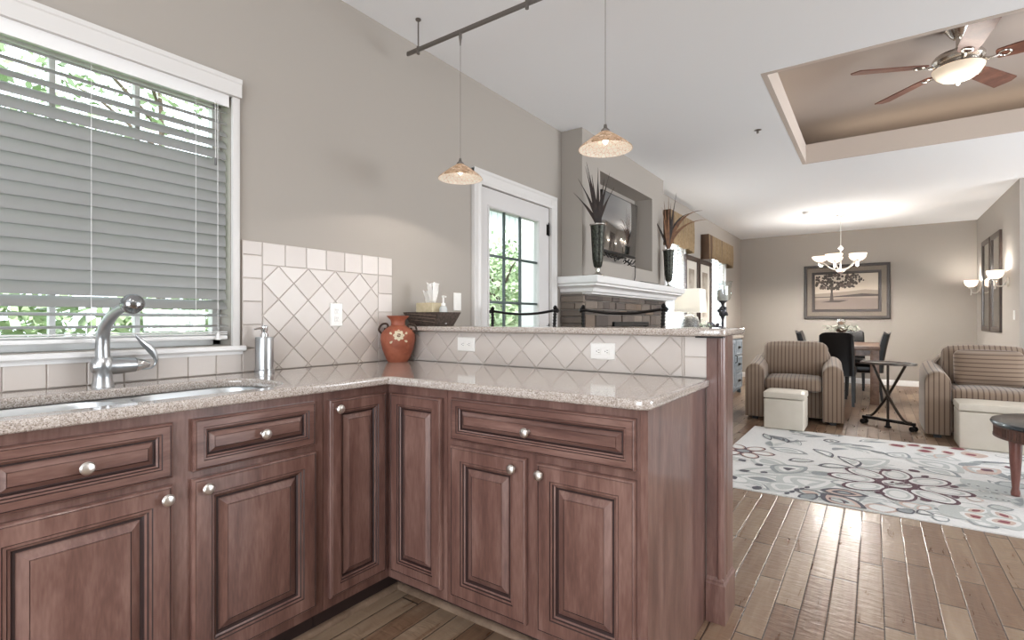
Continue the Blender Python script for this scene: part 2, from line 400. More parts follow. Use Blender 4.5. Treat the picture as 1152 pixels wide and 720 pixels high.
mb = MB(O); mb.box((-.108, y0+.03, z0+.03), (-.104, y1-.02, z1-.02)); mb.build('pane', GLASS, w, smooth=False)
# blind
bl = thing('window_blind', 'white horizontal slat blind lowered over the kitchen window', 'blind', (0, .3, 2.0)); O = bl.location
ya, yb = y0+.012, y1-.012
mb = MB(O); mb.box((-.045, ya, 2.045), (.008, yb, 2.083), .004); mb.box((.008, ya, 2.030), (.013, yb, 2.083), .002); mb.build('headrail', WHITE, bl)
mb = MB(O); N = 21; ztop, zbot = 2.012, 1.115
for i in range(N):
    z = ztop-(ztop-zbot)*i/(N-1); j = N-1-i
    ang = {0: 20, 1: 28, 2: 38, 3: 50, 4: 60}.get(i, {0: 2, 1: 6, 2: 46, 3: 62}.get(j, 71)); ang = R(ang+random.Random(i).uniform(-1, 1))
    rows = []
    for k in range(9):
        s = -.026+.052*k/8; bow = .006*(1-(s/.026)**2)
        rows.append((s*math.cos(ang)+bow*math.sin(ang)-.018, z-s*math.sin(ang)+bow*math.cos(ang)))
    up = [(a+.0011*math.sin(ang), b+.0011*math.cos(ang)) for a, b in rows]; dn = [(a-.0011*math.sin(ang), b-.0011*math.cos(ang)) for a, b in rows]
    sec = up+dn[::-1]
    mb.loft([[(a, ya+.004, b) for a, b in sec], [(a, yb-.004, b) for a, b in sec]])
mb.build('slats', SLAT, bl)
mb = MB(O); mb.box((-.045, ya+.003, 1.062), (.008, yb-.003, 1.078), .004); mb.box((-.043, ya+.003, 1.082), (.006, yb-.003, 1.0865), .002); mb.box((-.043, ya+.003, 1.090), (.006, yb-.003, 1.0945), .002); mb.build('bottom_rail', WHITE, bl)
for yy in (-.35, .0, .36, .62, .955):
    mb = MB(O)
    for xx in (-.046, .009): mb.tube([(xx, yy, 2.04), (xx, yy, 1.07)], .0009, 5)
    mb.build('ladder_cord', WHITE, bl)
mb = MB(O); mb.tube([(.016, 1.035, 2.04), (.016, 1.036, 1.09)], .0012, 5); mb.tube([(.017, 1.025, 2.04), (.017, 1.026, 1.8)], .0012, 5); mb.build('pull_cord', WHITE, bl)
mb = MB(O); mb.lathe([(0, .03), (.005, .028), (.007, .015), (.011, 0), (0, -.003)], (.017, 1.036, 1.062), 12); mb.build('cord_tassel', WHITE, bl)
mb = MB(O); mb.lathe([(0, .03), (.004, .028), (.005, 0), (0, -.002)], (.018, 1.026, 1.775), 10); mb.build('tilt_tassel', mat('grey_tassel', '#6b6b6b', .5), bl)

# ------------------------------------------------------------------ glazed door to the porch
d = thing('door_1', 'white porch door with small glazed panes', 'door', (0, 3.23, 0)); d['kind'] = 'structure'; O = d.location
y0, y1, zt_ = 2.765, 3.705, 2.075; g0, g1, h0, h1 = 2.885, 3.535, .27, 1.937
mb = MB(O)
for a, b in (((y0+.004, .01), (g0, zt_-.004)), ((g1, .01), (y1-.004, zt_-.004)), ((g0, .01), (g1, h0)), ((g0, h1), (g1, zt_-.004))): mb.box((-.05, a[0], a[1]), (-.006, b[0], b[1]))
mb.build('door_panel', DOORW, d, smooth=False)
mb = MB(O); mb.rings(fL(-.008), (g0-.018, g1+.018, h0-.018, h1+.018), [(0, 0, 0), (0, .008, 0), (.006, .011, 0), (.014, .008, 0), (.018, -.006, 0)], cap=None, back=False); mb.build('glazing_bead', DOORW, d)
MUNT = mat('dark_glazing_bar', '#3d4a48', .4)
mb = MB(O)
for yy in (3.085, 3.295): mb.box((-.034, yy-.009, h0), (-.014, yy+.009, h1), .003)
for k in range(1, 5):
    zz = h1-k*.3334; mb.box((-.033, g0, zz-.009), (-.015, g1, zz+.009), .003)
mb.build('glazing_bars', MUNT, d)
mb = MB(O); mb.box((-.026, g0, h0), (-.022, g1, h1)); mb.build('pane', GLASS, d, smooth=False)
mb = MB(O); cp = [(0, 0), (.022, 0), (.022, .012), (.016, .03), (.02, .06), (.026, .07), (.026, .085), (0, .085)]
mb.prism(cp, lambda u, v, n: (u, y0+.002-v, n), 0, zt_+.09); mb.prism(cp, lambda u, v, n: (u, y1-.002+v, n), 0, zt_+.09)
mb.prism([(a*1.02, b) for a, b in cp], lambda u, v, n: (u, n, zt_-.002+v*1.18), y0-.083, y1+.083)
mb.build('casing', CASE, d, smooth=False)
for zz in (1.89, 1.05, .25):
    mb = MB(O); mb.tube([(.004, y1-.02, zz-.05), (.004, y1-.02, zz+.05)], .007, 8); mb.box((-.006, y1-.045, zz-.045), (-.003, y1-.02, zz+.045)); mb.lathe([(0, 0), (.006, .004), (.004, .01), (0, .013)], (.004, y1-.02, zz+.05), 8); mb.build('hinge', BLACKM, d)
# hardware side
mb = MB(O); mb.lathe([(.0, 0), (.03, 0), (.03, .006), (.012, .01), (.011, .035), (.026, .042), (.028, .058), (.015, .068), (0, .07)], (-.006, y0+.07, .95), 20, (1, 0, 0)); mb.build('door_knob', BLACKM, d)

# ------------------------------------------------------------------ two living-room windows
def small_window(n, hole, label):
    y0, y1, z0, z1 = hole; w = thing('window_%d' % n, label, 'window', (0, (y0+y1)/2, z0)); w['kind'] = 'structure'; O = w.location
    mb = MB(O)
    for a, b in (((y0, z0), (y0+.045, z1)), ((y1-.045, z0), (y1, z1)), ((y0, z0), (y1, z0+.05)), ((y0, z1-.04), (y1, z1)), ((y0, (z0+z1)/2-.02), (y1, (z0+z1)/2+.02))): mb.box((-.13, a[0], a[1]), (-.09, b[0], b[1]), .004)
    mb.build('sash', WHITE, w); mb = MB(O); mb.box((-.112, y0+.03, z0+.03), (-.108, y1-.03, z1-.03)); mb.build('pane', GLASS, w, smooth=False)
    mb = MB(O); mb.rings(fL(0.001), (y0-.06, y1+.06, z0-.06, z1+.06), [(0, 0, 0), (0, .016, 0), (.01, .02, 0), (.05, .016, 0), (.06, .0, 0)], cap=None, back=False); mb.build('casing', WHITE, w)
    mb = MB(O); mb.box((-.13, y0, z0-.002), (.035, y1, z0+.012), .003); mb.build('sill', WHITE, w); return w
small_window(2, W1, 'nearer living room window beside the fireplace'); small_window(3, W2, 'farther living room window by the dining area')
def small_blind(hole, label):
    y0, y1, z0, z1 = hole; b = thing('window_blind', label, 'blind', (0, (y0+y1)/2, z1), 0, 'living room blinds'); O = b.location
    mb = MB(O); mb.box((-.06, y0+.008, z1-.045), (-.01, y1-.008, z1-.004), .003); mb.build('headrail', WHITE, b)
    mb = MB(O); n = 27
    for i in range(n):
        z = z1-.06-(z1-z0-.1)*i/(n-1); a = R(52); dx, dz = .022*math.cos(a), .022*math.sin(a)
        mb.prism([(-dx, dz), (dx, -dz), (dx, -dz+.003), (-dx, dz+.003)], lambda u, v, q: (-.036+u, q, z+v), y0+.01, y1-.01)
    mb.build('slats', SLATB, b, smooth=False)
    mb = MB(O); mb.box((-.06, y0+.01, z0+.014), (-.012, y1-.01, z0+.03), .003); mb.build('bottom_rail', WHITE, b)
small_blind(W1, 'white slat blind in the window beside the fireplace'); small_blind(W2, 'white slat blind in the window right of the two tall framed prints')
TAN = m_noisy('tan_valance_cloth', '#7d694d', '#8f7a5e', 30, .9); BRST = mat('brown_valance_stripe', '#5a4433', .9)
def valance(y0, y1, z0, z1, label, dep=.12):
    v = thing('window_valance', label, 'valance', (0, (y0+y1)/2, z1), 0, 'tan window valances'); O = v.location
    mb = MB(O); pts = []; n = 60
    for i in range(n+1):
        t = i/n; yy = y0+(y1-y0)*t; pts.append((dep+.012*math.sin(t*PI*14), yy, z0+.03*abs(math.sin(t*PI*2))))
    row_t = [(.004, y0, z1)]+[(dep, p[1], z1) for p in pts]+[(.004, y1, z1)]
    row_b = [(.004, y0-.01, z0)]+[p for p in pts]+[(.004, y1+.01, z0)]
    row_m = [((a[0]+b[0])/2+.006*(i % 2), (a[1]+b[1])/2, (a[2]+b[2])/2) for i, (a, b) in enumerate(zip(row_t, row_b))]
    rr = [[mb.v(p) for p in row] for row in (row_t, row_m, row_b)]
    for a, b in zip(rr, rr[1:]):
        for k in range(len(a)-1):
            t = k/len(a); mb.f([a[k], a[k+1], b[k+1], b[k]], 1 if (k < 2 or .06 < t < .13 or .47 < t < .50 or .0 < t < .03) else 0)
    top = mb.f(rr[0])
    o = mb.build('cloth', [TAN, BRST], v)
    md = o.modifiers.new('thick', 'SOLIDIFY'); md.thickness = .004
    mb = MB(O); mb.tube([(dep*.5, y0+.03, z1-.03), (dep*.5, y1-.03, z1-.03)], .01, 8)
    for yy in (y0+.06, y1-.06): mb.tube([(.0, yy, z1-.03), (dep*.5, yy, z1-.03)], .006, 6)
    mb.build('rod', BLACKM, v)
valance(6.45, 7.50, 2.09, 2.54, 'tan pleated valance above the window nearest the fireplace'); valance(8.27, 9.97, 2.085, 2.475, 'tan valance with brown stripes at the far end of the long wall')

# ================================================================== KITCHEN
CT = .917
XF = .605; YF = 1.425                    # face-frame planes of the two runs
DOORP = [(0, 0, 0), (0, .013, 0), (.003, .018, 0), (.007, .0195, 0), (.0085, .018, 1), (.010, .02, 0), (.050, .020, 0), (.0525, .017, 1), (.059, .0165, 0), (.062, .012, 1), (.067, .0095, 0), (.071, .004, 1), (.076, .004, 1), (.078, .006, 0), (.098, .015, 0), (.0995, .0135, 1), (.101, .0155, 0)]
DRAWP = [(0, 0, 0), (0, .013, 0), (.003, .018, 0), (.006, .0195, 0), (.0075, .018, 1), (.009, .02, 0), (.027, .020, 0), (.029, .017, 1), (.034, .0165, 0), (.036, .012, 1), (.040, .0095, 0), (.043, .004, 1), (.046, .004, 1), (.047, .006, 0), (.059, .015, 0), (.060, .0135, 1), (.061, .0155, 0)]
NARP = [(q*.82 if q > .012 else q, h, m) for q, h, m in DOORP]
def knob(parent, fn, u, v, ax, O):
    mb = MB(O); mb.lathe([(0, 0), (.008, 0), (.006, .004), (.0055, .012), (.010, .016), (.0155, .021), (.0165, .026), (.013, .031), (.006, .0335), (0, .034)], fn(u, v, .0165), 20, ax)
    mb.build('knob', NICKEL, parent)
def front(kind, parent, fn, rect, ax, O, wood, kn=None, prof=None):
    mb = MB(O); mb.rings(fn, rect, prof or (DOORP if kind == 'door' else DRAWP)); o = mb.build(kind, [wood, GLAZE], parent, sharp=20)
    if kn: knob(o, fn, kn[0], kn[1], ax, O)
    return o
FL, FP = fL(XF), fF(YF); AX, AP = (1, 0, 0), (0, -1, 0)
ZT = .884
# sink base cabinet
c = thing('sink_base_cabinet', 'dark cherry base cabinet under the sink with two doors', 'cabinet', (.3, .64, 0)); O = c.location
mb = MB(O); mb.box((XF-.02, .155, .10), (XF, 1.118, ZT)); mb.box((.01, .155, .10), (XF-.02, .173, ZT)); mb.box((.01, 1.10, .10), (XF-.02, 1.118, ZT)); mb.box((.01, .173, .10), (XF-.02, 1.10, .12)); mb.build('body', WOODV, c, smooth=False)
front('drawer', c, FL, (.235, .632, .703, .856), AX, O, WOODY, (.434, .779)); front('drawer', c, FL, (.684, 1.080, .705, .857), AX, O, WOODY, (.889, .780))
front('door', c, FL, (.235, .632, .137, .683), AX, O, WOODV, (.611, .650)); front('door', c, FL, (.682, 1.084, .137, .683), AX, O, WOODV, (.715, .653))
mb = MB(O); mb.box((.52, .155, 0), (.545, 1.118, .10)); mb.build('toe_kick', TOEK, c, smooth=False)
# continuation to the left of the frame
c = thing('end_base_cabinet', 'dark cherry base cabinet cut by the left edge', 'cabinet', (.3, -.15, 0)); O = c.location
mb = MB(O); mb.box((.01, -.45, .10), (XF, .152, ZT)); mb.build('body', WOODV, c, smooth=False)
front('drawer', c, FL, (-.42, .125, .703, .856), AX, O, WOODY, (-.15, .779)); front('door', c, FL, (-.42, .125, .137, .683), AX, O, WOODV, (.10, .650))
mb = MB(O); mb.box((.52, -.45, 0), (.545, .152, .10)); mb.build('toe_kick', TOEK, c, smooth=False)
# corner cabinet with folding doors
c = thing('corner_base_cabinet', 'dark cherry corner cabinet with tall narrow folding doors', 'cabinet', (.3, 1.6, 0)); O = c.location
mb = MB(O); mb.box((.01, 1.121, .10), (XF-.001, YF-.001, ZT)); mb.box((.01, YF+.001, .10), (.925, 2.035, ZT)); mb.build('body', WOODV, c, smooth=False)
front('door', c, FL, (1.138, 1.398, .139, .853), AX, O, WOODV, (1.166, .820), NARP); front('door', c, FP, (.632, .907, .139, .850), AP, O, WOODV, None, NARP)
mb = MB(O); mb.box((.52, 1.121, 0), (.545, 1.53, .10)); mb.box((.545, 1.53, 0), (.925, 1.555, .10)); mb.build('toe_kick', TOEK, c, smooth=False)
# peninsula cabinet
c = thing('peninsula_base_cabinet', 'dark cherry peninsula cabinet with wide drawer over two doors', 'cabinet', (1.3, 1.7, 0)); O = c.location
mb = MB(O); mb.box((.928, YF, .10), (1.668, 2.035, ZT)); mb.build('body', WOODV, c, smooth=False)
mb = MB(O); mb.box((1.669, YF-.001, .0), (1.692, 2.035, ZT)); mb.build('end_panel', WOODV, c, smooth=False)
front('drawer', c, FP, (.955, 1.660, .706, .858), AP, O, WOODX, (1.293, .777)); front('door', c, FP, (.953, 1.284, .137, .685), AP, O, WOODV, (1.240, .650)); front('door', c, FP, (1.326, 1.660, .137, .680), AP, O, WOODV, (1.346, .648))
mb = MB(O); mb.box((.928, 1.53, 0), (1.669, 1.555, .10)); mb.build('toe_kick', TOEK, c, smooth=False)
# shoe moulding along the toe kick
mb = MB((.56, 1.5, 0)); q = [(0, 0), (.02, 0), (.019, .008), (.014, .015), (.007, .019), (0, .02)]
mb.prism(q, lambda u, v, n: (.546+u, n, v), -.45, 1.529); mb.prism(q, lambda u, v, n: (n, 1.529-u, v), .546, 1.668)
tag(mb.build('shoe_moulding', m_wood('floor_moulding_wood', '#5e4a3c', '#7f6a59', '#96806d', (2, 2, 2))), 'brown shoe moulding along the cabinet toe kick', 'moulding')

# countertop with sink cut-out, made as an extruded outline
def outline_mesh(name, outer, holes, z0, z1, bev, m, O):
    cu = bpy.data.curves.new(name, 'CURVE'); cu.dimensions = '2D'; cu.fill_mode = 'BOTH'; th = z1-z0
    cu.bevel_depth = bev; cu.bevel_resolution = 3; cu.extrude = th/2-bev; cu.offset = -bev
    for pts in [outer]+holes:
        sp = cu.splines.new('POLY'); sp.points.add(len(pts)-1); sp.use_cyclic_u = True
        for p, (x, y) in zip(sp.points, pts): p.co = (x-O[0], y-O[1], (z0+z1)/2-O[2], 1)
    t = bpy.data.objects.new('tmp', cu); COL.objects.link(t); dg = bpy.context.evaluated_depsgraph_get()
    me = bpy.data.meshes.new_from_object(t.evaluated_get(dg)); bpy.data.objects.remove(t)
    zc = (z0+z1)/2-O[2]
    if me.vertices and max(v.co.z for v in me.vertices) < zc-th/4 or (min(v.co.z for v in me.vertices) > zc-th/2-1e-4 and max(v.co.z for v in me.vertices) < th/2+1e-3 and abs(zc) > th):
        for v in me.vertices: v.co.z += zc
    me.materials.clear(); me.materials.append(m)
    for p in me.polygons: p.use_smooth = True; p.material_index = 0
    me.set_sharp_from_angle(angle=R(50)); me.name = name
    o = bpy.data.objects.new(name, me); COL.objects.link(o); return o
def rrect(x0, x1, y0, y1, r, n=8):
    out = []
    for cx, cy, a in ((x1-r, y1-r, 0), (x0+r, y1-r, 90), (x0+r, y0+r, 180), (x1-r, y0+r, 270)):
        for k in range(n+1): t = R(a+90*k/n); out.append((cx+r*math.cos(t), cy+r*math.sin(t)))
    return out
arc = [(1.665+.04*math.cos(R(a)), 1.435+.04*math.sin(R(a))) for a in range(-90, 1, 15)]
outer = [(.004, -.45), (.636, -.45), (.636, 1.375), (.641, 1.39), (.656, 1.395)]+arc+[(1.705, 2.036), (.004, 2.036)]
SX0, SX1, SY0, SY1 = .185, .560, .19, 1.045
co = outline_mesh('countertop', outer, [rrect(SX0, SX1, SY0, SY1, .13)], CT-.032, CT, .009, GRANITE, (.8, 1.2, .9)); co.location = (.8, 1.2, .9)
tag(co, 'speckled beige granite worktop running along the wall and peninsula', 'countertop')
# sink
s = thing('kitchen_sink', 'double bowl stainless undermount sink below the window', 'sink', (.37, .62, .8)); O = s.location
def bowl(y0, y1):
    mb = MB(O); rows = []
    for (ins, z, r) in ((-.012, .884, .12), (.0, .884, .115), (.004, .872, .112), (.010, .80, .10), (.018, .725, .085), (.035, .700, .07), (.07, .692, .05)):
        rows.append([(x, y, z) for x, y in rrect(SX0-.004+ins, SX1+.004-ins, y0+ins, y1-ins, r)])
    mb.loft(rows, True, False, True); o = mb.build('bowl', SINKM, s, sharp=60); md = o.modifiers.new('t', 'SOLIDIFY'); md.thickness = .0015
    mb = MB(O); mb.lathe([(.045, .0), (.043, .004), (.03, .002), (.012, .0), (.0, .0)], ((SX0+SX1)/2, (y0+y1)/2, .6935), 20); mb.build('drain', CHROME, o)
bowl(.645, SY1+.004); bowl(SY0-.004, .605)
rm = outline_mesh('rim', rrect(SX0-.03, SX1+.03, SY0-.03, SY1+.03, .13), [rrect(SX0-.004, SX1+.004, .645, SY1+.004, .115), rrect(SX0-.004, SX1+.004, SY0-.004, .605, .115)], .8812, .8838, .0008, SINKM, O)
rm.parent = s
# faucet
f = thing('kitchen_faucet', 'brushed nickel single lever pull-out faucet behind the sink', 'faucet', (.085, .63, CT)); O = f.location
mb = MB(O); mb.lathe([(0, 0), (.032, 0), (.031, .006), (.0275, .02), (.0265, .045), (.030, .055), (.033, .07), (.031, .088), (.026, .098), (.0, .10)], (.085, .63, CT), 28)
mb.lathe([(0, -.034), (.018, -.031), (.027, -.018), (.029, 0), (.029, .05), (.026, .078), (.0245, .092), (.0, .092)], (.085, .63, .985), 24, (0, 1, 0)); mb.build('body', STEEL, f)
P_ = bez([(.085, .63, 1.005), (.082, .63, 1.06), (.095, .63, 1.105), (.14, .63, 1.142), (.21, .63, 1.170), (.29, .63, 1.186)], 8)
mb = MB(O); mb.tube(P_, [.0215-.007*i/(len(P_)-1) for i in range(len(P_))], 18); mb.build('spout', STEEL, f)
dirh = Vector((.96, 0, .1)).normalized(); mb = MB(O); mb.lathe([(0, -.042), (.0145, -.042), (.0165, -.034), (.024, -.025), (.030, -.008), (.0315, .006), (.029, .02), (.022, .030), (.011, .0355), (.0, .036)], (.335, .63, 1.191), 28, dirh)
mb.build('spray_head', mat('satin_chrome', '#9c9ea0', .16, 1), f)
mb = MB(O); mb.lathe([(.0245, 0), (.023, .006), (.016, .03), (.008, .045), (0, .049)], (.085, .723, .985), 20, (0, 1, 0)); lv = mb.build('lever_cap', CHROME, f)
L_ = bez([(.085, .742, .968), (.088, .772, .970), (.092, .785, .995), (.094, .772, 1.03), (.098, .742, 1.062), (.10, .720, 1.088)], 8); nl = len(L_)
mb = MB(O); rows = []
for i, p in enumerate(L_):
    t = i/(nl-1); tan = (L_[min(i+1, nl-1)]-L_[max(i-1, 0)]).normalized(); nr = Vector((1, 0, 0)).cross(tan).normalized()
    wx = .0045+.015*max(0, math.sin(PI*min(1, t*1.02)))*(t > .3)*min(1, (t-.3)*3); th = .0034
    rows.append([p+nr*wx*math.cos(a)*.75+Vector((1, 0, 0))*(th+.3*wx)*math.sin(a) for a in [2*PI*k/10 for k in range(10)]])
mb.loft(rows); mb.build('lever', STEEL, f)
# soap pump
s = thing('soap_dispenser', 'brushed steel soap pump by the tiled corner', 'soap dispenser', (.075, 1.20, CT)); O = s.location
mb = MB(O); mb.lathe([(0, 0), (.040, 0), (.040, .012), (.0365, .016), (.0365, .148), (.035, .152), (.012, .154), (0, .154)], O, 32); mb.build('bottle', STEEL, s)
mb = MB(O); mb.lathe([(0, .154), (.016, .154), (.016, .166), (.012, .168), (.012, .176), (.014, .180), (.014, .198), (.010, .203), (0, .203)], O, 20)
mb.tube([(.075, 1.20, CT+.192), (.085, 1.17, CT+.190), (.092, 1.147, CT+.186)], [.006, .005, .004], 10); mb.build('pump', CHROME, s)
# urn
TERRA = m_noisy('terracotta', '#864631', '#a05d46', 16, .55, bump=.05); BRONZE = m_noisy('dark_bronze_iron', '#2e2520', '#4d3b30', 40, .5, .5)
s = thing('terracotta_urn', 'terracotta urn with two dark handles and painted flower', 'urn', (.112, 1.925, CT)); O = s.location
prof = [(0, 0), (.052, 0), (.056, .006), (.064, .02), (.083, .07), (.092, .115), (.090, .145), (.078, .168), (.055, .185), (.038, .196), (.036, .21), (.040, .226), (.055, .240), (.060, .246), (.056, .248), (.036, .235), (.032, .21), (0, .205)]
mb = MB(O); mb.lathe(prof, O, 40); mb.build('body', TERRA, s)
vd = Vector((O.x-2.22, O.y, 0)).normalized(); sd = Vector((-vd.y, vd.x, 0))
for sg in (-1, 1):
    pts = bez([O+sd*sg*.082+Vector((0, 0, .150)), O+sd*sg*.100+Vector((0, 0, .172)), O+sd*sg*.085+Vector((0, 0, .200)), O+sd*sg*.062+Vector((0, 0, .205)), O+sd*sg*.052+Vector((0, 0, .192)), O+sd*sg*.060+Vector((0, 0, .176)), O+sd*sg*.073+Vector((0, 0, .178))], 6)
    mb = MB(O); mb.tube(pts, .0055, 8); mb.build('handle', BRONZE, s)
mb = MB(O); rnd = random.Random(3)
def urn_pt(a, z, off=.0015):
    r = 0
    for (r0, z0_), (r1, z1_) in zip(prof, prof[1:]):
        if z0_ <= z <= z1_ and z1_ > z0_: r = r0+(r1-r0)*(z-z0_)/(z1_-z0_); break
    dd = (-vd*math.cos(a)+sd*math.sin(a)); return O+dd*(r+off)+Vector((0, 0, z))
def petal(mb, a0, z0_, ang, L, Wd, m):
    pts = []
    for t, w in ((0, 0), (.3, .7), (.6, 1), (.85, .7), (1, 0), (.85, -.7), (.6, -1), (.3, -.7)):
        x = math.cos(ang)*L*t-math.sin(ang)*Wd*w; y = math.sin(ang)*L*t+math.cos(ang)*Wd*w; pts.append(urn_pt(a0+x/.088, z0_+y))
    mb.poly(pts, m)
for k in range(8): petal(mb, -.05, .145, 2*PI*k/8, .030, .009, 0)
for k in range(6): petal(mb, -.05, .145, 2*PI*k/6+.3, .011, .005, 1)
for dx, dz, a in ((-.36, .118, 3.6), (.30, .115, 5.6), (-.42, .15, 2.6), (.34, .15, .5)): petal(mb, dx, dz, a, .02, .006, 0)
mb.build('painted_flower', [mat('cream_slip', '#cbbfa4', .6), mat('brown_slip', '#6a3a2c', .6)], s, recalc=False)

# ------------------------------------------------------------------ tiled backsplashes
def clip(poly, r):
    for ax, lim, sg in ((0, r[0], 1), (0, r[1], -1), (1, r[2], 1), (1, r[3], -1)):
        out = []; n = len(poly)
        for i in range(n):
            a, b = poly[i], poly[(i+1) % n]; da, db = sg*(a[ax]-lim), sg*(b[ax]-lim)
            if da >= 0: out.append(a)
            if da*db < 0: t = da/(da-db); out.append((a[0]+(b[0]-a[0])*t, a[1]+(b[1]-a[1])*t))
        poly = out
        if len(poly) < 3: return []
    return poly
def area(p): return abs(sum(p[i][0]*p[(i+1) % len(p)][1]-p[(i+1) % len(p)][0]*p[i][1] for i in range(len(p))))/2
def tile(mb, fn, poly):
    if len(poly) < 3 or area(poly) < 2e-4: return
    cx = sum(p[0] for p in poly)/len(poly); cy = sum(p[1] for p in poly)/len(poly)
    def ins(d): return [(cx+(x-cx)*(1-d/max(.02, math.hypot(x-cx, y-cy))), cy+(y-cy)*(1-d/max(.02, math.hypot(x-cx, y-cy)))) for x, y in poly]
    rows = [[fn(x, y, h) for x, y in pp] for pp, h in ((poly, .003), (poly, .0078), (ins(.003), .0095))]
    mb.loft(rows, True, False, True)
G = .0016
def rect_tile(mb, fn, a, b, c_, d_): tile(mb, fn, [(a+G, c_+G), (b-G, c_+G), (b-G, d_-G), (a+G, d_-G)])
def diamonds(mb, fn, r, u0, v0, D):
    h = D/2-G*1.4
    rr = (r[0]+G, r[1]-G, r[2]+G, r[3]-G)
    for i in range(-30, 40):
        for j in range(-16, 16):
            cu, cv = u0+i*D/2, v0+j*D/2
            if (i+j) % 2: continue
            p = clip([(cu+h, cv), (cu, cv+h), (cu-h, cv), (cu, cv-h)], rr)
            if p: tile(mb, fn, p)
fn = fL(.0)
mb = MB((0, 1, 1)); mb.cur = 1; mb.box((.0005, 1.139, CT+.001), (.005, 1.976, 1.486)); mb.box((.0005, -.45, CT+.001), (.005, 1.139, 1.003)); mb.cur = 0
z = 1.003
for k in range(5): rect_tile(mb, fn, 1.139, 1.228, CT+.001+(1.486-CT-.001)*k/5.6, CT+.001+(1.486-CT-.001)*min(5.6, k+1)/5.6) if k else rect_tile(mb, fn, 1.139, 1.228, CT+.001, 1.018)
rect_tile(mb, fn, 1.139, 1.228, 1.425, 1.486)
for k in range(6): rect_tile(mb, fn, 1.228+.108*k, 1.228+.108*(k+1), 1.386, 1.486)
for k in range(6): rect_tile(mb, fn, 1.876, 1.976, CT+.001 if k == 0 else 1.386-.1*(5-k), 1.386-.1*(4-k)) if k < 5 else rect_tile(mb, fn, 1.876, 1.976, 1.386, 1.486)
for k in range(15): rect_tile(mb, fn, 1.139-.106*(k+1), 1.139-.106*k, CT+.001, 1.003)
diamonds(mb, fn, (1.228, 1.876, CT+.001, 1.386), 1.228, 1.386, .150)
struct(mb.build('trim_2', [TILE, GROUT], smooth=False), 'cream diagonal tile backsplash beside the window', 'backsplash')
PB = 2.055; fn = fF(PB)
mb = MB((1, 2, 1)); mb.cur = 1; mb.box((.012, PB-.005, CT+.001), (1.716, PB-.0005, 1.079)); mb.cur = 0
rect_tile(mb, fn, 1.608, 1.716, CT+.001, .998); rect_tile(mb, fn, 1.608, 1.716, .998, 1.079)
rect_tile(mb, fn, .012, .09, CT+.001, .998); rect_tile(mb, fn, .012, .09, .998, 1.079)
diamonds(mb, fn, (.09, 1.6, CT+.001, 1.079), 1.156, CT+.002, .1585)
rect_tile(mb, fn, 1.6, 1.608, CT+.001, 1.079)
struct(mb.build('trim_3', [TILE, GROUT], smooth=False), 'cream diagonal tile strip under the bar top', 'backsplash')
# pony wall behind peninsula, bar top, pilaster
mb = MB(); mb.box((.001, PB, 0), (1.716, 2.19, 1.080)); struct(mb.build('wall_bar', WALLM, smooth=False), 'half height wall carrying the raised bar', 'wall')
arc1 = [(1.742+.025*math.cos(R(a)), 2.025+.025*math.sin(R(a))) for a in range(-90, 1, 15)]; arc2 = [(1.742+.025*math.cos(R(a)), 2.375+.025*math.sin(R(a))) for a in range(0, 91, 15)]
co = outline_mesh('bar_counter', [(.004, 2.0)]+arc1+arc2+[(.004, 2.40)], [], 1.0805, 1.1095, .009, GRANITE, (.9, 2.2, 1.1)); co.location = (.9, 2.2, 1.1)
tag(co, 'raised speckled granite bar top above the tile strip', 'bar top')
p = thing('bar_pilaster', 'cherry wood post with plinth block at the peninsula end', 'post', (1.74, 2.1, 0)); O = p.location
mb = MB(O)
mb.loft([[(x, y, z) for x, y in ((1.694, 2.040), (1.733, 2.040), (1.735, 2.036), (1.739, 2.033), (1.744, 2.033), (1.748, 2.036), (1.750, 2.04), (1.755, 2.045), (1.757, 2.05), (1.757, 2.085), (1.752, 2.09), (1.757, 2.095), (1.757, 2.19), (1.718, 2.19), (1.718, 2.0565), (1.694, 2.0565))] for z in (.165, 1.0795)])
mb.build('shaft', WOODV, p, sharp=25)
mb = MB(O); rows = []
for off, z in ((0, 0), (.0, .145), (-.006, .152), (-.006, .158), (-.013, .168), (-.016, .172)):
    rows.append([(1.6945, 2.027-off*.9, z), (1.764+off, 2.027-off*.9, z), (1.764+off, 2.195, z), (1.718, 2.195, z), (1.718, 2.0565, z), (1.6945, 2.0565, z)])
mb.loft(rows); mb.build('plinth_block', WOODV, p, sharp=25)
mb = MB(O); mb.box((1.66, 2.01, 1.0745), (1.76, 2.05, 1.0795)); mb.build('dark_strip', BLACKM, p, smooth=False)  # thin dark strip under the bar end
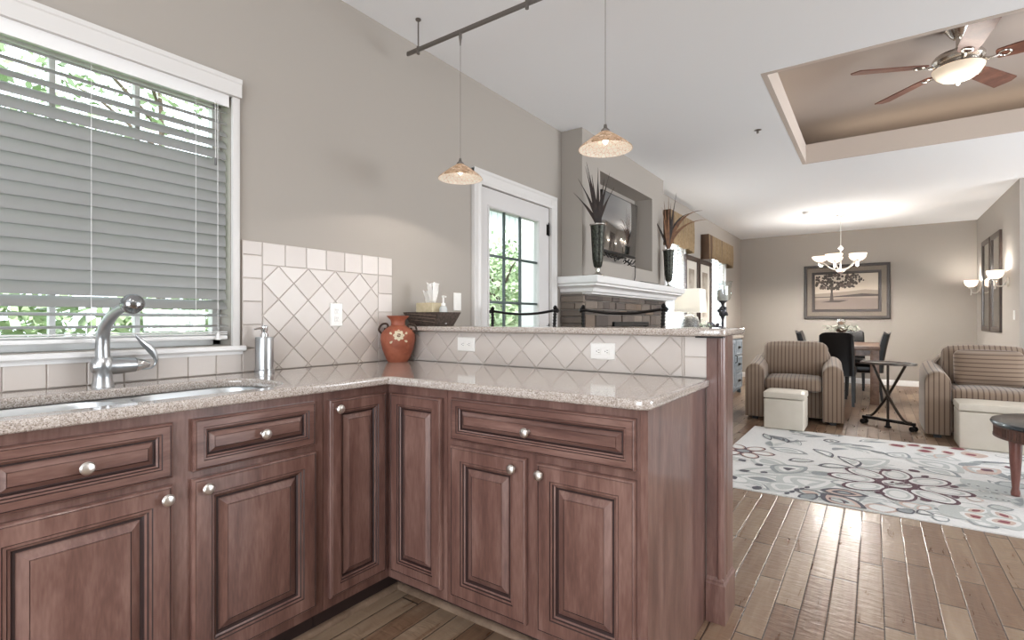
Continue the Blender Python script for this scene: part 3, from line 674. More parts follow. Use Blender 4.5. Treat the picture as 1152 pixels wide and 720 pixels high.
# outlets / switches
PLATE = mat('white_plastic', '#e9e7e3', .35); SLOT = mat('dark_slot', '#3a3632', .6)
def outlet(fn, cu, cv, horiz, label, name='wall_outlet'):
    o = thing(name, label, 'outlet' if name == 'wall_outlet' else 'switch', fn(cu, cv, 0)); O = o.location
    w_, h_ = (.0575, .036) if horiz else (.036, .0575)
    mb = MB(O); mb.rings(fn, (cu-w_, cu+w_, cv-h_, cv+h_), [(0, 0, 0), (0, .003, 0), (.004, .006, 0)]); mb.build('plate', PLATE, o)
    if name == 'wall_outlet':
        for sg in (-1, 1):
            du, dv = (sg*.02, 0) if horiz else (0, sg*.02); mb = MB(O)
            mb.rings(fn, (cu+du-.014, cu+du+.014, cv+dv-.014, cv+dv+.014), [(0, .006, 0), (.001, .008, 0)], back=False)
            for a, b in ((-.005, .004), (.005, .004)):
                a2, b2 = (b, a) if horiz else (a, b)
                mb.rings(fn, (cu+du+a2-(.004 if horiz else .001), cu+du+a2+(.004 if horiz else .001), cv+dv+b2-(.001 if horiz else .004), cv+dv+b2+(.001 if horiz else .004)), [(0, .0082, 1), (.0002, .0084, 1)], cap=1, back=False)
            a2, b2 = (-.006, 0) if horiz else (0, -.006)
            mb.rings(fn, (cu+du+a2-.002, cu+du+a2+.002, cv+dv+b2-.002, cv+dv+b2+.002), [(0, .0082, 1), (.0002, .0084, 1)], cap=1, back=False)
            mb.build('receptacle', [PLATE, SLOT], o, smooth=False)
    else:
        mb = MB(O); mb.rings(fn, (cu-.016, cu+.016, cv-.033, cv+.033), [(0, .006, 0), (.001, .0075, 0), (.003, .008, 0)], back=False); mb.build('rocker', PLATE, o)
outlet(fL(.0098), 1.607, 1.168, False, 'upright outlet on the diagonal tiles beside the urn')
outlet(fF(PB-.0098), .493, 1.016, True, 'sideways outlet under the bar top, nearest the urn'); outlet(fF(PB-.0098), 1.261, 1.007, True, 'sideways outlet under the bar top, nearest the wooden post')
outlet(fL(.0005), 2.535, 1.26, False, 'white rocker switch left of the porch door', 'wall_switch')
outlet(fR(3.5795), 8.45, 1.2, False, 'white switch on the wall right of the mirrors', 'wall_switch')

# ------------------------------------------------------------------ things on the bar
WICK = m_noisy('dark_woven_wood', '#2f2622', '#54463e', 70, .6, bump=.4); BZ = 1.1096
s = thing('flared_tray', 'dark flared wooden tray on the bar top corner', 'tray', (.15, 2.15, BZ)); O = s.location
def rc(x0, x1, y0, y1, z): return [(x0, y0, z), (x1, y0, z), (x1, y1, z), (x0, y1, z)]
mb = MB(O); mb.loft([rc(.052, .25, 2.08, 2.22, BZ), rc(.012, .285, 2.055, 2.245, BZ+.076), rc(.018, .279, 2.061, 2.239, BZ+.076), rc(.056, .246, 2.085, 2.215, BZ+.008)]); mb.build('shell', WICK, s, smooth=False)
mb = MB(O)
for k in range(3):
    z0_ = BZ+.02+.018*k
    mb.tube([(.245+.01*k, 2.0705-.006*k, z0_), (.06-.01*k, 2.0705-.006*k-.001, z0_+.014)], .0014, 5)
mb.build('carved_lines', mat('worn_line', '#7d6d60', .7), s)
s = thing('tissue_box', 'beige tissue box in the flared tray', 'tissue box', (.10, 2.15, BZ+.009)); O = s.location
TB = MB(O); TB.box((.075, 2.095, BZ+.0092), (.20, 2.205, BZ+.13), .003); TB.build('box', m_noisy('beige_card', '#b5a88a', '#c1b497', 50, .7), s)
TISS = translucent('white_tissue', '#f4f2ef', .35)
mb = MB(O)
for (cx, w0, w1, h, ph) in ((.15, .02, .045, .115, 0), (.11, .012, .016, .07, 1.2)):
    rows = []
    for i in range(7):
        t = i/6; ww = w0+(w1-w0)*t; rows.append([(cx+ww*(j/8*2-1), 2.15+.018*math.sin(j*1.7+ph+t*2)*(.3+t), BZ+.128+h*t+.006*math.sin(j*2.3)*t) for j in range(9)])
    mb.loft(rows, False, False, False)
o = mb.build('tissue', TISS, s); o.modifiers.new('t', 'SOLIDIFY').thickness = .001
s = thing('lotion_bottle', 'clear pump bottle standing in the flared tray', 'bottle', (.235, 2.15, BZ+.009)); O = s.location
mb = MB(O); mb.lathe([(0, .0005), (.021, .0005), (.023, .006), (.023, .085), (.018, .098), (.010, .104), (0, .104)], O, 20); mb.build('bottle', mat('pale_plastic', '#dfe2e2', .2, trans=.35), s)
mb = MB(O); mb.lathe([(0, .104), (.012, .104), (.012, .118), (.005, .12), (.005, .15), (.009, .152), (.009, .16), (0, .161)], O, 14); mb.tube([O+Vector((0, 0, .156)), O+Vector((.03, -.012, .153))], .0045, 8); mb.build('pump', PLATE, s)

# ------------------------------------------------------------------ ceiling rail and pendants
RY, RZ = 1.99, 2.605
r = thing('pendant_rail', 'slim dark metal ceiling rail carrying the glass pendants', 'rail', (.9, RY, RZ)); O = r.location
RM = mat('satin_dark_nickel', '#7d7772', .35, .9)
mb = MB(O); mb.box((.115, RY-.006, RZ-.011), (2.25, RY+.006, RZ+.011), .002); mb.build('rail', RM, r)
for xx in (.20, .905, 1.75):
    mb = MB(O); mb.tube([(xx, RY, RZ+.012), (xx, RY, H-.012)], .004, 8); mb.lathe([(0, 0), (.015, 0), (.015, -.006), (.006, -.014), (0, -.014)], (xx, RY, H), 14); mb.lathe([(0, 0), (.009, 0), (.009, .04), (0, .04)], (xx, RY, RZ-.024), 12); mb.build('standoff', RM, r)
def m_mosaic():
    m = translucent('amber_mosaic_glass', '#d9b796', .35, '#ffdcae', .12); t = NT(m)
    v = t.n('ShaderNodeTexVoronoi', {'Vector': t.co(), 'Scale': 55.}, feature='DISTANCE_TO_EDGE').outputs[0]; v2 = t.n('ShaderNodeTexVoronoi', {'Vector': t.co(), 'Scale': 55.})
    c = t.ramp(t.n('ShaderNodeSeparateColor', {0: v2.outputs['Color']}).outputs[0], [(0, '#9c7f66'), (.4, '#c6ab91'), (.7, '#e6d5c0'), (1, '#f6ede0')])
    t.base(t.mix(t.math('LESS_THAN', v, .05), c, '#5b4030')); return m
MOS = m_mosaic()
def m_crackle():
    m = translucent('white_crackle_lining', '#f5efe6', .25, '#fff4e4', .18); t = NT(m)
    v = t.n('ShaderNodeTexVoronoi', {'Vector': t.co(), 'Scale': 60.}, feature='DISTANCE_TO_EDGE').outputs[0]
    t.base(t.mix(t.math('LESS_THAN', v, .035), '#f7f1e8', '#b9a48e')); return m
CRK = m_crackle(); BULB = mat('lit_bulb', '#ffffff', .5, emit='#fff3e0', estr=30)
def pendant(x, z, label):
    p = thing('glass_pendant', label, 'pendant lamp', (x, RY, z), 0, 'mosaic glass pendants'); zr = RZ-z
    mb = MB(); mb.lathe([(.014, .076), (.019, .073), (.058, .047), (.094, .020), (.110, .005), (.112, .0)], n=36); o = mb.build('lamp_shade', MOS, p)
    mb = MB(); mb.lathe([(.110, .0), (.107, .004), (.092, .018), (.058, .045), (.02, .065)], n=36); mb.build('shade_lining', CRK, o)
    mb = MB(); mb.lathe([(0, .105), (.006, .104), (.008, .09), (.018, .08), (.018, .07), (.012, .05), (0, .05)], n=16); mb.build('socket', RM, p)
    mb = MB(); mb.lathe([(0, .05), (.008, .05), (.011, .04), (.010, .030), (.004, .022), (0, .021)], n=14); mb.build('bulb', BULB, p)
    mb = MB(); mb.tube([(0, 0, .10), (0, 0, zr-.03)], .0011, 6); mb.build('cord', RM, p)
    mb = MB(); mb.lathe([(0, -.06), (.003, -.058), (.006, -.03), (.008, -.018), (.008, .018), (0, .02)], (0, 0, zr-.012), 12); mb.build('connector', RM, p)
    light('pendant_light', 'SPOT', (0, 0, .016), 7, WARM, .015, parent=p).data.spot_size = R(150)
    return p
pendant(.500, 1.858, 'amber mosaic glass pendant hanging left of the porch door'); pendant(1.298, 1.856, 'amber mosaic glass pendant hanging above the fireplace palms')

# ================================================================== FIREPLACE
fp = thing('fireplace', 'stacked stone fireplace with white mantel shelf', 'fireplace', (.2, 4.95, 0)); O = fp.location
mb = MB(O); rnd = random.Random(7)
def stones(fn, u0, u1, z0, z1, th, hole=None):
    z = z0
    while z < z1-.01:
        h = min(rnd.choice((.045, .06, .075, .09, .11)), z1-z); u = u0
        while u < u1-.005:
            L = min(rnd.uniform(.12, .38), u1-u)
            if u1-(u+L) < .07: L = u1-u
            mid = u+L/2
            if not (hole and hole[0]-.02 < mid < hole[1]+.02 and z+h/2 < hole[2]):
                dd = th*rnd.uniform(.55, 1); a, b = u+.004, u+L-.004; c0, c1 = z+.003, z+h-.003; j = .006
                rows = [[fn(x+rnd.uniform(-j, j)*.3, y+rnd.uniform(-j, j)*.3, n) for x, y in ((a+q, c0+q), (b-q, c0+q), (b-q, c1-q), (a+q, c1-q))] for q, n in ((0, 0), (0, dd*.7), (.006, dd))]
                mb.loft(rows)
            u += L
        z += h
stones(fL(XB+.001), 3.905, 5.94, 0, 1.365, .035, (4.5, 5.3, 1.08)); stones(fF(3.899), .002, XB+.03, 0, 1.365, .03)
mb.build('stone_surround', STONE, fp, smooth=False)
mb = MB(O); prof = [(.0, 0), (.05, 0), (.055, .012), (.075, .02), (.085, .045), (.11, .062), (.13, .068), (.13, .082), (.15, .09), (.155, .10), (.155, .142), (.15, .147), (0, .147)]
zb = 1.362; rows = []
for (o_, h) in prof:
    o_ = o_-.155; rows.append([(.001, 3.80-o_, zb+h), (.39+o_, 3.80-o_, zb+h), (.39+o_, 6.145+o_, zb+h), (.001, 6.145+o_, zb+h)])
mb.loft(rows); mb.build('mantel_shelf', WHITE, fp, sharp=30)
mb = MB(O); mb.box((.205, 4.46, .0), (.245, 4.51, 1.1)); mb.box((.205, 5.29, .0), (.245, 5.34, 1.1)); mb.box((.205, 4.46, 1.08), (.25, 5.34, 1.125), .005); mb.box((.02, 4.51, 0.001), (.03, 5.29, 1.08)); mb.build('firebox', mat('black_metal', '#1a1918', .5, .4), fp, smooth=False)
# TV
def m_screen():
    m = mat('black_glossy_screen', '#101013', .05, spec=1, coat=1); m.node_tree.nodes['Principled BSDF'].inputs['IOR'].default_value = 2.1; return m
tv = thing('television', 'flat black television tilted forward in the wall niche', 'television', (.13, 4.86, 2.08)); tv.rotation_euler = (0, R(3), 0)
mb = MB(); mb.box((-.03, -.44, -.285), (-.003, .44, .285), .004); mb.build('housing', mat('black_plastic', '#121213', .4), tv)
mb = MB(); mb.box((-.0035, -.43, -.262), (.0005, .43, .275), .001); mb.build('screen', m_screen(), tv)
mb = MB(); mb.box((-.12, -.1, -.1), (-.03, .1, .1), .01); mb.build('wall_bracket', mat('bracket_grey', '#55534f', .5, .5), tv)
# cords below tv
mb = MB((.1, 4.8, 1.75)); rnd = random.Random(11)
for k in range(9):
    y = 4.42+.08*k; mb.tube(bez([(.12+.04*rnd.random(), y, 1.79-.01*k), (.14, y+.05, 1.745+rnd.uniform(-.03, .03)), (.13, y+.12, 1.76+rnd.uniform(-.03, .02)), (.14, y+.17, 1.77)], 6), .006, 6)
mb.tube(bez([(.14, 4.95, 1.76), (.17, 5.05, 1.70), (.205, 5.06, 1.69), (.22, 5.03, 1.6), (.225, 4.99, 1.53), (.26, 4.95, 1.518)], 6), .004, 6)
tag(mb.build('cable_bundle', BLACKM), 'tangle of black cables hanging under the television', 'cables')
mb = MB((.27, 5.25, 1.51)); mb.box((.17, 5.02, 1.5095), (.30, 5.50, 1.535), .004)
tag(mb.build('media_box', mat('black_box_plastic', '#161515', .4)), 'slim black media box lying on the mantel', 'media box')
# vases with dried palm leaves
VASE = m_noisy('hammered_dark_metal', '#161613', '#46473f', 55, .38, .7, .6); RIM = mat('silver_rim', '#b8b5ae', .25, 1)
MZ = zb+.1475
def vase(x, y, h, label):
    v = thing('footed_vase', label, 'vase', (x, y, MZ), 0, 'footed vases on the mantel'); k = h/.45
    mb = MB(); mb.lathe([(0, .07*k), (.022, .07*k), (.034, .085*k), (.045, .15*k), (.052, .28*k), (.057, .40*k), (.062, .44*k), (.054, .44*k), (.045, .3*k), (0, .2*k)], n=28); mb.build('body', VASE, v)
    mb = MB(); mb.lathe([(.060, .435*k), (.068, .442*k), (.068, .45*k), (.056, .452*k)], n=28); mb.build('rim', RIM, v)
    mb = MB(); mb.lathe([(0, 0.0005), (.062, 0.0005), (.060, .008), (.03, .018), (.016, .035), (.018, .06*k), (.028, .072*k), (0, .072*k)], n=28); mb.build('foot', RIM, v); return v
PALM = m_noisy('dried_palm_leaf', '#150f0d', '#33231c', 20, .6); PALM2 = m_noisy('brown_palm_leaf', '#5a3d2c', '#7c5638', 20, .7)
def palms(x, y, z, leaves, label, sd_):
    s = thing('palm_spray', label, 'dried palm', (x, y, z), 0, 'dried palm sprays'); c_, s_ = math.cos(R(35.1)), math.sin(R(35.1)); rt = Vector((c_, s_, 0)); fw = Vector((-s_, c_, 0)); rnd = random.Random(sd_)
    for (lx, lh, bend, w, mi) in leaves:
        dep = rnd.uniform(-.08, .08); mb = MB(); n = 12; side = []
        for i in range(n+1):
            t = i/n; p = rt*(lx*(t**(1+bend)))+fw*(dep*t)+Vector((0, 0, lh*(t if bend < .6 else math.sin(t*PI/2)**1.0)))
            ww = w*(.35+.65*math.sin(PI*min(1, t*1.15+.1)))*(1-t**3)+.0008; q = rt*(.9)+fw*rnd.uniform(-.2, .2)*0; side.append((p, ww))
        rows = []
        for i, (p, ww) in enumerate(side):
            tan = (side[min(i+1, n)][0]-side[max(i-1, 0)][0]).normalized(); nr = tan.cross(fw).normalized()
            rows.append([p-nr*ww, p+fw*ww*.35, p+nr*ww, p-fw*.001])
        mb.loft(rows); mb.build('leaf', PALM2 if mi else PALM, s)
VLX = (.33, 3.93); VRX = (.31, 5.80)
vase(VLX[0], VLX[1], .43, 'dark hammered vase at the near end of the mantel'); vase(VRX[0], VRX[1], .43, 'dark slender vase at the far end of the mantel')
palms(VLX[0], VLX[1], MZ+.40, [(-.17, .40, .5, .013, 0), (-.10, .52, .3, .014, 0), (-.09, .56, .4, .013, 0), (-.20, .30, .5, .014, 0), (-.04, .46, .2, .015, 0), (.0, .50, .2, .014, 0), (.05, .40, .2, .015, 0), (.10, .46, .3, .012, 0), (.14, .34, .4, .013, 0), (-.06, .35, .2, .016, 0), (.07, .30, .2, .016, 0)], 'tall dark dried palm leaves in the near mantel vase', 3)
palms(VRX[0], VRX[1], MZ+.40, [(-.19, .46, .2, .012, 0), (-.05, .58, .2, .017, 1), (-.09, .50, .2, .015, 1), (.02, .55, .2, .018, 0), (.10, .68, .3, .014, 0), (.05, .52, .2, .018, 0), (.36, .46, .75, .020, 1), (.42, .36, .8, .017, 1), (.28, .45, .7, .018, 0), (.0, .4, .2, .02, 1), (-.02, .62, .1, .012, 1)], 'fanned brown dried palm leaves in the far mantel vase', 5)

# ================================================================== BAR STOOLS
def stool(x, label, first=None):
    if first: return dup(first, (x, 2.70, 0), 0, label)
    s = thing('bar_stool', label, 'bar stool', (x, 2.70, 0), 0, 'wrought iron bar stools')
    mb = MB(); mb.soft((0, 0, .74), (.42, .40, .07), .03, (0, 0, .02)); mb.build('seat', mat('brown_leather', '#4a3328', .5), s)
    for sx in (-1, 1):
        for sy in (-1, 1):
            mb = MB(); mb.tube([(sx*.19, sy*.17, .70), (sx*.22, sy*.21, .006)], .012, 8); mb.lathe([(0, 0.001), (.018, 0.001), (.014, .012), (0, .014)], (sx*.22, sy*.21, 0), 10); mb.build('leg', BLACKM, s)
        mb = MB(); pts = [(sx*.21, .17, .70), (sx*.235, .20, .9), (sx*.245, .215, 1.195)]; mb.tube(pts, .009, 8)
        for k in range(14): mb.tube([(sx*(.236+.0006*k), .203+.0008*k, .92+.019*k), (sx*(.236+.0006*(k+1)), .203+.0008*(k+1), .935+.019*k)], [.009, .0135], 6)
        mb.lathe([(0, 0), (.012, .0), (.016, .01), (.01, .02), (.014, .028), (.008, .04), (0, .045)], (sx*.245, .215, 1.19), 12)
        mb.lathe([(0, 0), (.012, .002), (.016, .012), (.008, .02), (0, .022)], (sx*.25, .215, 1.20), 10, (sx, 0, 0)); mb.build('back_post', BLACKM, s)
    mb = MB(); mb.tube(bez([(-.245, .215, 1.203), (-.12, .225, 1.186), (0, .23, 1.180), (.12, .225, 1.186), (.245, .215, 1.203)], 8), .0085, 8); mb.build('back_rail', BLACKM, s)
    mb = MB(); mb.tube(bez([(-.235, .20, .93), (0, .215, .915), (.235, .20, .93)], 8), .008, 8)
    mb.build('lower_back_rail', BLACKM, s)
    mb = MB(); z = .25
    for a, b in (((-.21, -.195), (.21, -.195)), ((.21, -.195), (.21, .195)), ((.21, .195), (-.21, .195)), ((-.21, .195), (-.21, -.195))): mb.tube([(a[0], a[1], z), (b[0], b[1], z)], .008, 8)
    mb.build('footrest', BLACKM, s); return s
st = stool(.345, 'black iron bar stool whose back shows before the porch door'); stool(1.03, 'black iron bar stool whose back shows before the stone fireplace', st)
for o_ in (st,): o_.location.y = 2.55
for o_ in bpy.data.objects:
    if o_.name.startswith('bar_stool'): o_.location.y = 2.57

# ================================================================== SIDEBOARD AND ITS ORNAMENTS
BLUEG = m_noisy('blue_grey_paint', '#757d84', '#868e94', 30, .6)
s = thing('sideboard', 'blue-grey painted sideboard with black hardware by the long wall', 'sideboard', (.26, 7.6, 0)); O = s.location
mb = MB(O); mb.box((.03, 6.42, .06), (.49, 8.78, .86)); mb.build('body', BLUEG, s, smooth=False)
mb = MB(O); mb.box((.02, 6.39, .861), (.52, 8.81, .895), .006); mb.build('top', m_wood('pale_grey_wood', '#a79c90', '#bdb2a6', '#cfc5ba', (4, .6, 4)), s)
for k in range(5):
    a = 6.44+.468*k
    if k == 4:
        for j in range(3):
            mb = MB(O); mb.rings(fL(.4905), (a, a+.45, .09+.255*j, .09+.255*j+.24), [(0, 0, 0), (0, .016, 0), (.006, .02, 0), (.03, .02, 0), (.036, .014, 0)]); o = mb.build('drawer', BLUEG, s)
            mb = MB(O); zc = .21+.255*j; mb.tube([(.51, a+.17, zc), (.535, a+.18, zc), (.535, a+.27, zc), (.51, a+.28, zc)], .006, 6); mb.box((.5095, a+.155, zc-.02), (.5125, a+.295, zc+.02), .001); mb.build('handle', BLACKM, o)
    else:
        mb = MB(O); mb.rings(fL(.4905), (a, a+.45, .09, .84), [(0, 0, 0), (0, .016, 0), (.006, .02, 0), (.05, .02, 0), (.06, .012, 0)]); o = mb.build('door', BLUEG, s)
        mb = MB(O); mb.tube([(.51, a+.41, .5), (.535, a+.41, .51), (.535, a+.41, .6), (.51, a+.41, .61)], .006, 6); mb.build('handle', BLACKM, o)
        for zz in (.2, .72):
            mb = MB(O); mb.box((.5095, a+.01, zz-.025), (.514, a+.09, zz+.025), .002); mb.build('hinge', BLACKM, o)
mb = MB(O)
for yy in (6.44, 7.6, 8.72):
    for xx in (.04, .44): mb.box((xx, yy, 0), (xx+.05, yy+.05, .06))
mb.build('feet', BLUEG, s, smooth=False)
SZ = .8955
l = thing('table_lamp', 'table lamp with square white shade left of the framed prints', 'table lamp', (.27, 6.78, SZ)); O = l.location
mb = MB(O); mb.lathe([(0, .0005), (.07, .0005), (.075, .015), (.105, .06), (.115, .15), (.112, .24), (.09, .29), (.05, .315), (.035, .325), (0, .33)], O, 28); mb.build('base', m_noisy('speckled_grey_ceramic', '#3c3c3c', '#9a9893', 80, .4, bump=.3), l)
mb = MB(O); mb.tube([O+Vector((0, 0, .33)), O+Vector((0, 0, .42))], .008, 8); mb.build('stem', NICKEL, l)
mb = MB(O); q0, q1 = .165, .15; za, zc = SZ+.345, SZ+.645
rows = [[(O.x+sx*q, O.y+sy*q, z) for sx, sy in ((-1, -1), (1, -1), (1, 1), (-1, 1))] for q, z in ((q0, za), (q1, zc), (q1-.004, zc), (q0-.004, za))]
mb.loft(rows+[rows[0]], True, False, False); mb.build('lamp_shade', translucent('linen_shade', '#f3f1ec', .6, '#fff6ea', .12), l, smooth=False)
mb = MB(O); mb.lathe([(0, .42), (.014, .42), (.03, .46), (.03, .49), (.012, .515), (0, .52)], O, 14); mb.build('bulb', mat('lamp_bulb', '#ffffff', .5, emit='#fff0d8', estr=12), l)
light('lamp_light', 'POINT', (0, 0, .5), 26, WARM, .04, parent=l)
l = thing('hurricane_candle', 'glass hurricane candle on dark ornate stand by far window', 'candle holder', (.32, 8.30, SZ)); O = l.location
mb = MB(O); mb.lathe([(0, .0005), (.075, .0005), (.07, .012), (.03, .025), (.018, .05), (.015, .25), (.028, .29), (.05, .32), (.062, .37), (.055, .42), (.028, .455), (.018, .48), (.03, .505), (.065, .53), (.07, .54), (0, .54)], O, 20)
for k in range(9): mb.lathe([(0, -.02), (.018, -.012), (.022, 0), (.018, .012), (0, .02)], O+Vector((.062*math.cos(k*.7), .062*math.sin(k*.7), .33+.012*k)), 8, (math.cos(k*.7), math.sin(k*.7), .2))
mb.build('stand', m_noisy('dark_pewter', '#2b2c31', '#54555c', 40, .4, .6), l)
mb = MB(O); mb.lathe([(.0, .541), (.08, .542), (.11, .57), (.125, .63), (.118, .72), (.128, .81), (.145, .84)], O, 28); mb.build('glass', CLEAR, l)
mb = MB(O); mb.lathe([(0, .545), (.08, .545), (.08, .70), (.07, .706), (0, .70)], O, 20); mb.build('candle', mat('grey_wax', '#b9b6b2', .5), l)
l = thing('trailing_plant', 'small leafy plant standing beside the table lamp', 'plant', (.30, 7.2, SZ)); O = l.location
mb = MB(O); mb.lathe([(0, .0005), (.05, .0005), (.065, .09), (.058, .09), (0, .08)], O, 16); mb.build('pot', mat('grey_pot', '#6c6a66', .6), l)
mb = MB(O); rnd = random.Random(2)
for k in range(170):
    a = rnd.uniform(0, 2*PI); rr = .17*math.sqrt(rnd.random()); c = O+Vector((rr*math.cos(a), rr*math.sin(a), .09+.17*rnd.random()*(1.2-rr/.17)))
    u = Vector((rnd.gauss(0, 1), rnd.gauss(0, 1), rnd.gauss(0, .5))).normalized(); v = u.orthogonal().normalized(); mb.poly([c-u*.02, c+v*.009, c+u*.02, c-v*.009])
mb.build('foliage', m_island('sage_leaf', ['#6d7a62', '#8d977e', '#b3b8a4', '#59664e'], .7, 30, 0), l, recalc=False)
l = thing('grape_bowl', 'dark cluster of ornamental grapes on the sideboard beside the candle', 'ornament', (.33, 7.62, SZ)); O = l.location
mb = MB(O); mb.lathe([(0, .0005), (.05, .0005), (.04, .02), (.10, .06), (.16, .09), (.155, .095), (.09, .07), (0, .04)], O, 20); mb.build('bowl', DARKW, l)
rnd = random.Random(8); GRP = m_noisy('dark_grape', '#211d21', '#4b434a', 20, .3)
for k in range(40):
    a = rnd.uniform(0, 2*PI); rr = .15*math.sqrt(rnd.random()); c = O+Vector((rr*math.cos(a)*1.1, rr*math.sin(a)*1.3, .10+.13*rnd.random()*(1-rr/.2)))
    mb = MB(O); mb.lathe([(0, -.026), (.018, -.019), (.026, 0), (.018, .019), (0, .026)], c, 10); mb.build('grape', GRP, l)
# framed prints on the long wall
def m_print():
    m = mat('faded_print', '#b5ab9d', .6); t = NT(m); n = t.noise(t.mapping(t.co(), (1, 3, 3)), 1.5, 4); t.base(t.ramp(n, [(.35, '#8f8375'), (.55, '#bdb3a5'), (.7, '#d3cabd')])); return m
PRN = m_print(); MATB = mat('cream_mat_board', '#d9d3c8', .8)
for y0, y1, lab in ((7.40, 8.06, 'dark framed print on the long wall, nearer the fireplace'), (8.11, 8.80, 'dark framed print on the long wall, nearer the far window')):
    p = thing('framed_print', lab, 'picture', (.03, (y0+y1)/2, 1.55), 0, 'tall framed prints'); O = p.location
    mb = MB(O); mb.rings(fL(.002), (y0, y1, 1.0, 2.08), [(0, 0, 0), (0, .03, 0), (.012, .036, 0), (.05, .03, 0), (.07, .016, 0)], cap=None); mb.build('frame', DARKW, p)
    mb = MB(O); mb.rings(fL(.002), (y0+.068, y1-.068, 1.068, 2.012), [(0, .012, 0), (.12, .014, 0), (.125, .012, 1)], cap=1, back=False); mb.build('print', [MATB, PRN], p, smooth=False)

# ================================================================== UPHOLSTERY
def upholstered(name, label, cat, x, y, rz, wd, n_cush, pillow=False):
    s = thing(name, label, cat, (x, y, 0), rz)
    dp = .86; aw = .2; hw = wd/2
    mb = MB(); mb.soft((0, .08, .19), (wd-.06, dp-.18, .32), .03, n=6); mb.build('base', STRIPE, s)
    for sg in (-1, 1):
        mb = MB(); cx = sg*(hw-aw/2); prof = []
        for a in range(0, 181, 15): prof.append((cx+aw/2*math.cos(R(a)), .535+.105*math.sin(R(a))))
        rows = []
        for yy, dz, ins in ((-.425, -.0, .012), (-.415, 0, .0), (-.30, .005, 0), (0, .02, 0), (.28, .05, 0), (.38, .06, 0)):
            rows.append([(cx+(a-cx)*(1-ins*4), yy, b+dz-ins) for a, b in prof]+[(cx-aw/2*(1-ins*4), yy, .035), (cx+aw/2*(1-ins*4), yy, .035)])
        mb.loft(rows); mb.build('arm', STRIPE, s, sharp=50)
    mb = MB(); rows = []; bw = hw-aw+.085
    for yy, t0, ins in ((.22, .0, .03), (.20, 0, 0.02), (.24, 0, 0), (.34, 0, 0), (.42, -.01, .02)):
        row = []
        for k in range(33):
            u = -1+2*k/32; row.append((u*(bw-ins), yy, .80+.035*(1-u*u)-ins*.5+t0-.09*(max(0, abs(u)-.8)/.2)**2.5))
        rows.append(row+[((bw-.02-ins), yy, .1), (-(bw-.02-ins), yy, .1)])
    mb.loft(rows); mb.build('backrest', STRIPE, s, sharp=50)
    iw = wd-2*aw; cw = iw/n_cush
    for k in range(n_cush):
        cx = -iw/2+cw*(k+.5)
        mb = MB(); mb.soft((cx, -.12, .415), (cw-.004, .62, .14), .04, (0, .01, .02), 10); mb.build('seat_cushion', STRIPE, s)
        tilt = Matrix.Translation((cx, .19, .65)) @ Matrix.Rotation(R(-10), 4, 'X')
        mb = MB(); mb.soft((0, 0, .01), (cw+(.12 if n_cush == 1 else .06), .17, .42), .08, (0, .03, .02), 10, tilt); mb.build('back_cushion', STRIPE, s)
    mb = MB()
    for sx in (-1, 1):
        for yy in (-.36, .34): mb.box((sx*(hw-.1)-.03, yy-.03, 0), (sx*(hw-.1)+.03, yy+.03, .036))
    mb.build('feet', mat('black_feet', '#151312', .6), s, smooth=False)
    return s
upholstered('armchair', 'brown striped armchair facing the kitchen, left of the rolling table', 'armchair', 1.44, 6.93, R(4), .97, 1)
upholstered('sofa', 'brown striped sofa cut by the right edge of the view', 'sofa', 3.43, 6.87, 0, 1.62, 2)
for cx, lab in ((3.13, 'striped loose pillow leaning on the sofa back, left end'), (3.72, 'striped loose pillow leaning on the sofa back, right end')):
    p = thing('sofa_pillow', lab, 'pillow', (cx, 6.78, .50), 0, 'loose sofa pillows')
    mb = MB(); mb.soft((0, 0, .17), (.52, .12, .35), .055, (.0, .05, .01), 12, Matrix.Rotation(R(-14), 4, 'X')); mb.build('cover', STRIPEZ, p)
def ottoman(x0, x1, y0, y1, h, label):
    o = thing('storage_ottoman', label, 'ottoman', ((x0+x1)/2, (y0+y1)/2, .011), 0, 'cream storage ottomans'); w_, d_ = (x1-x0)/2, (y1-y0)/2
    mb = MB(); mb.box((-w_, -d_, 0), (w_, d_, h-.075), .012, 3); mb.build('box', CREAM, o)
    mb = MB(); mb.soft((0, 0, h-.037), (2*w_+.014, 2*d_+.014, .072), .02, (0, 0, .006), 8); mb.build('lid', CREAM, o)
ottoman(1.265, 1.635, 5.96, 6.33, .385, 'cream storage ottoman before the armchair'); ottoman(2.83, 3.50, 6.0, 6.38, .40, 'wider cream storage ottoman before the sofa')
# round leather-topped table at right
t = thing('round_coffee_table', 'round table with dark leather top at the right edge', 'table', (3.30, 4.73, .011)); O = t.location
mb = MB(); mb.lathe([(0, .43), (.40, .43), (.432, .435), (.438, .447), (.432, .46), (.41, .468), (0, .475)], n=64); mb.build('tabletop', mat('dark_teal_leather', '#2b3237', .25, spec=.6), t)
mb = MB()
n = 110; rows = []
for z, dr in ((.425, 0), (.36, .0)):
    rows.append([((.415+(.006 if k % 2 else 0)+dr)*math.cos(2*PI*k/(2*n)), (.415+(.006 if k % 2 else 0)+dr)*math.sin(2*PI*k/(2*n)), z) for k in range(2*n)])
mb.loft(rows); mb.lathe([(.41, .43), (.424, .43), (.424, .42), (.41, .42)], n=64, close=True); mb.lathe([(.41, .365), (.424, .365), (.424, .352), (.41, .352)], n=64, close=True)
mb.build('apron', m_wood('reddish_carved_wood', '#3f2a23', '#5a3d33', '#755246', (6, 6, 2), .5), t, smooth=False)
for a in (62, 152, 242, 332):
    mb = MB(); x, y = .37*math.cos(R(a-38)), .37*math.sin(R(a-38)); mb.lathe([(0, 0), (.022, 0), (.025, .02), (.018, .05), (.022, .1), (.03, .22), (.034, .34), (.034, .42), (0, .42)], (x, y, 0), 14); mb.build('leg', m_wood('red_leg_wood', '#4a2a24', '#6b4038', '#7f5146', (4, 4, 1)), t)

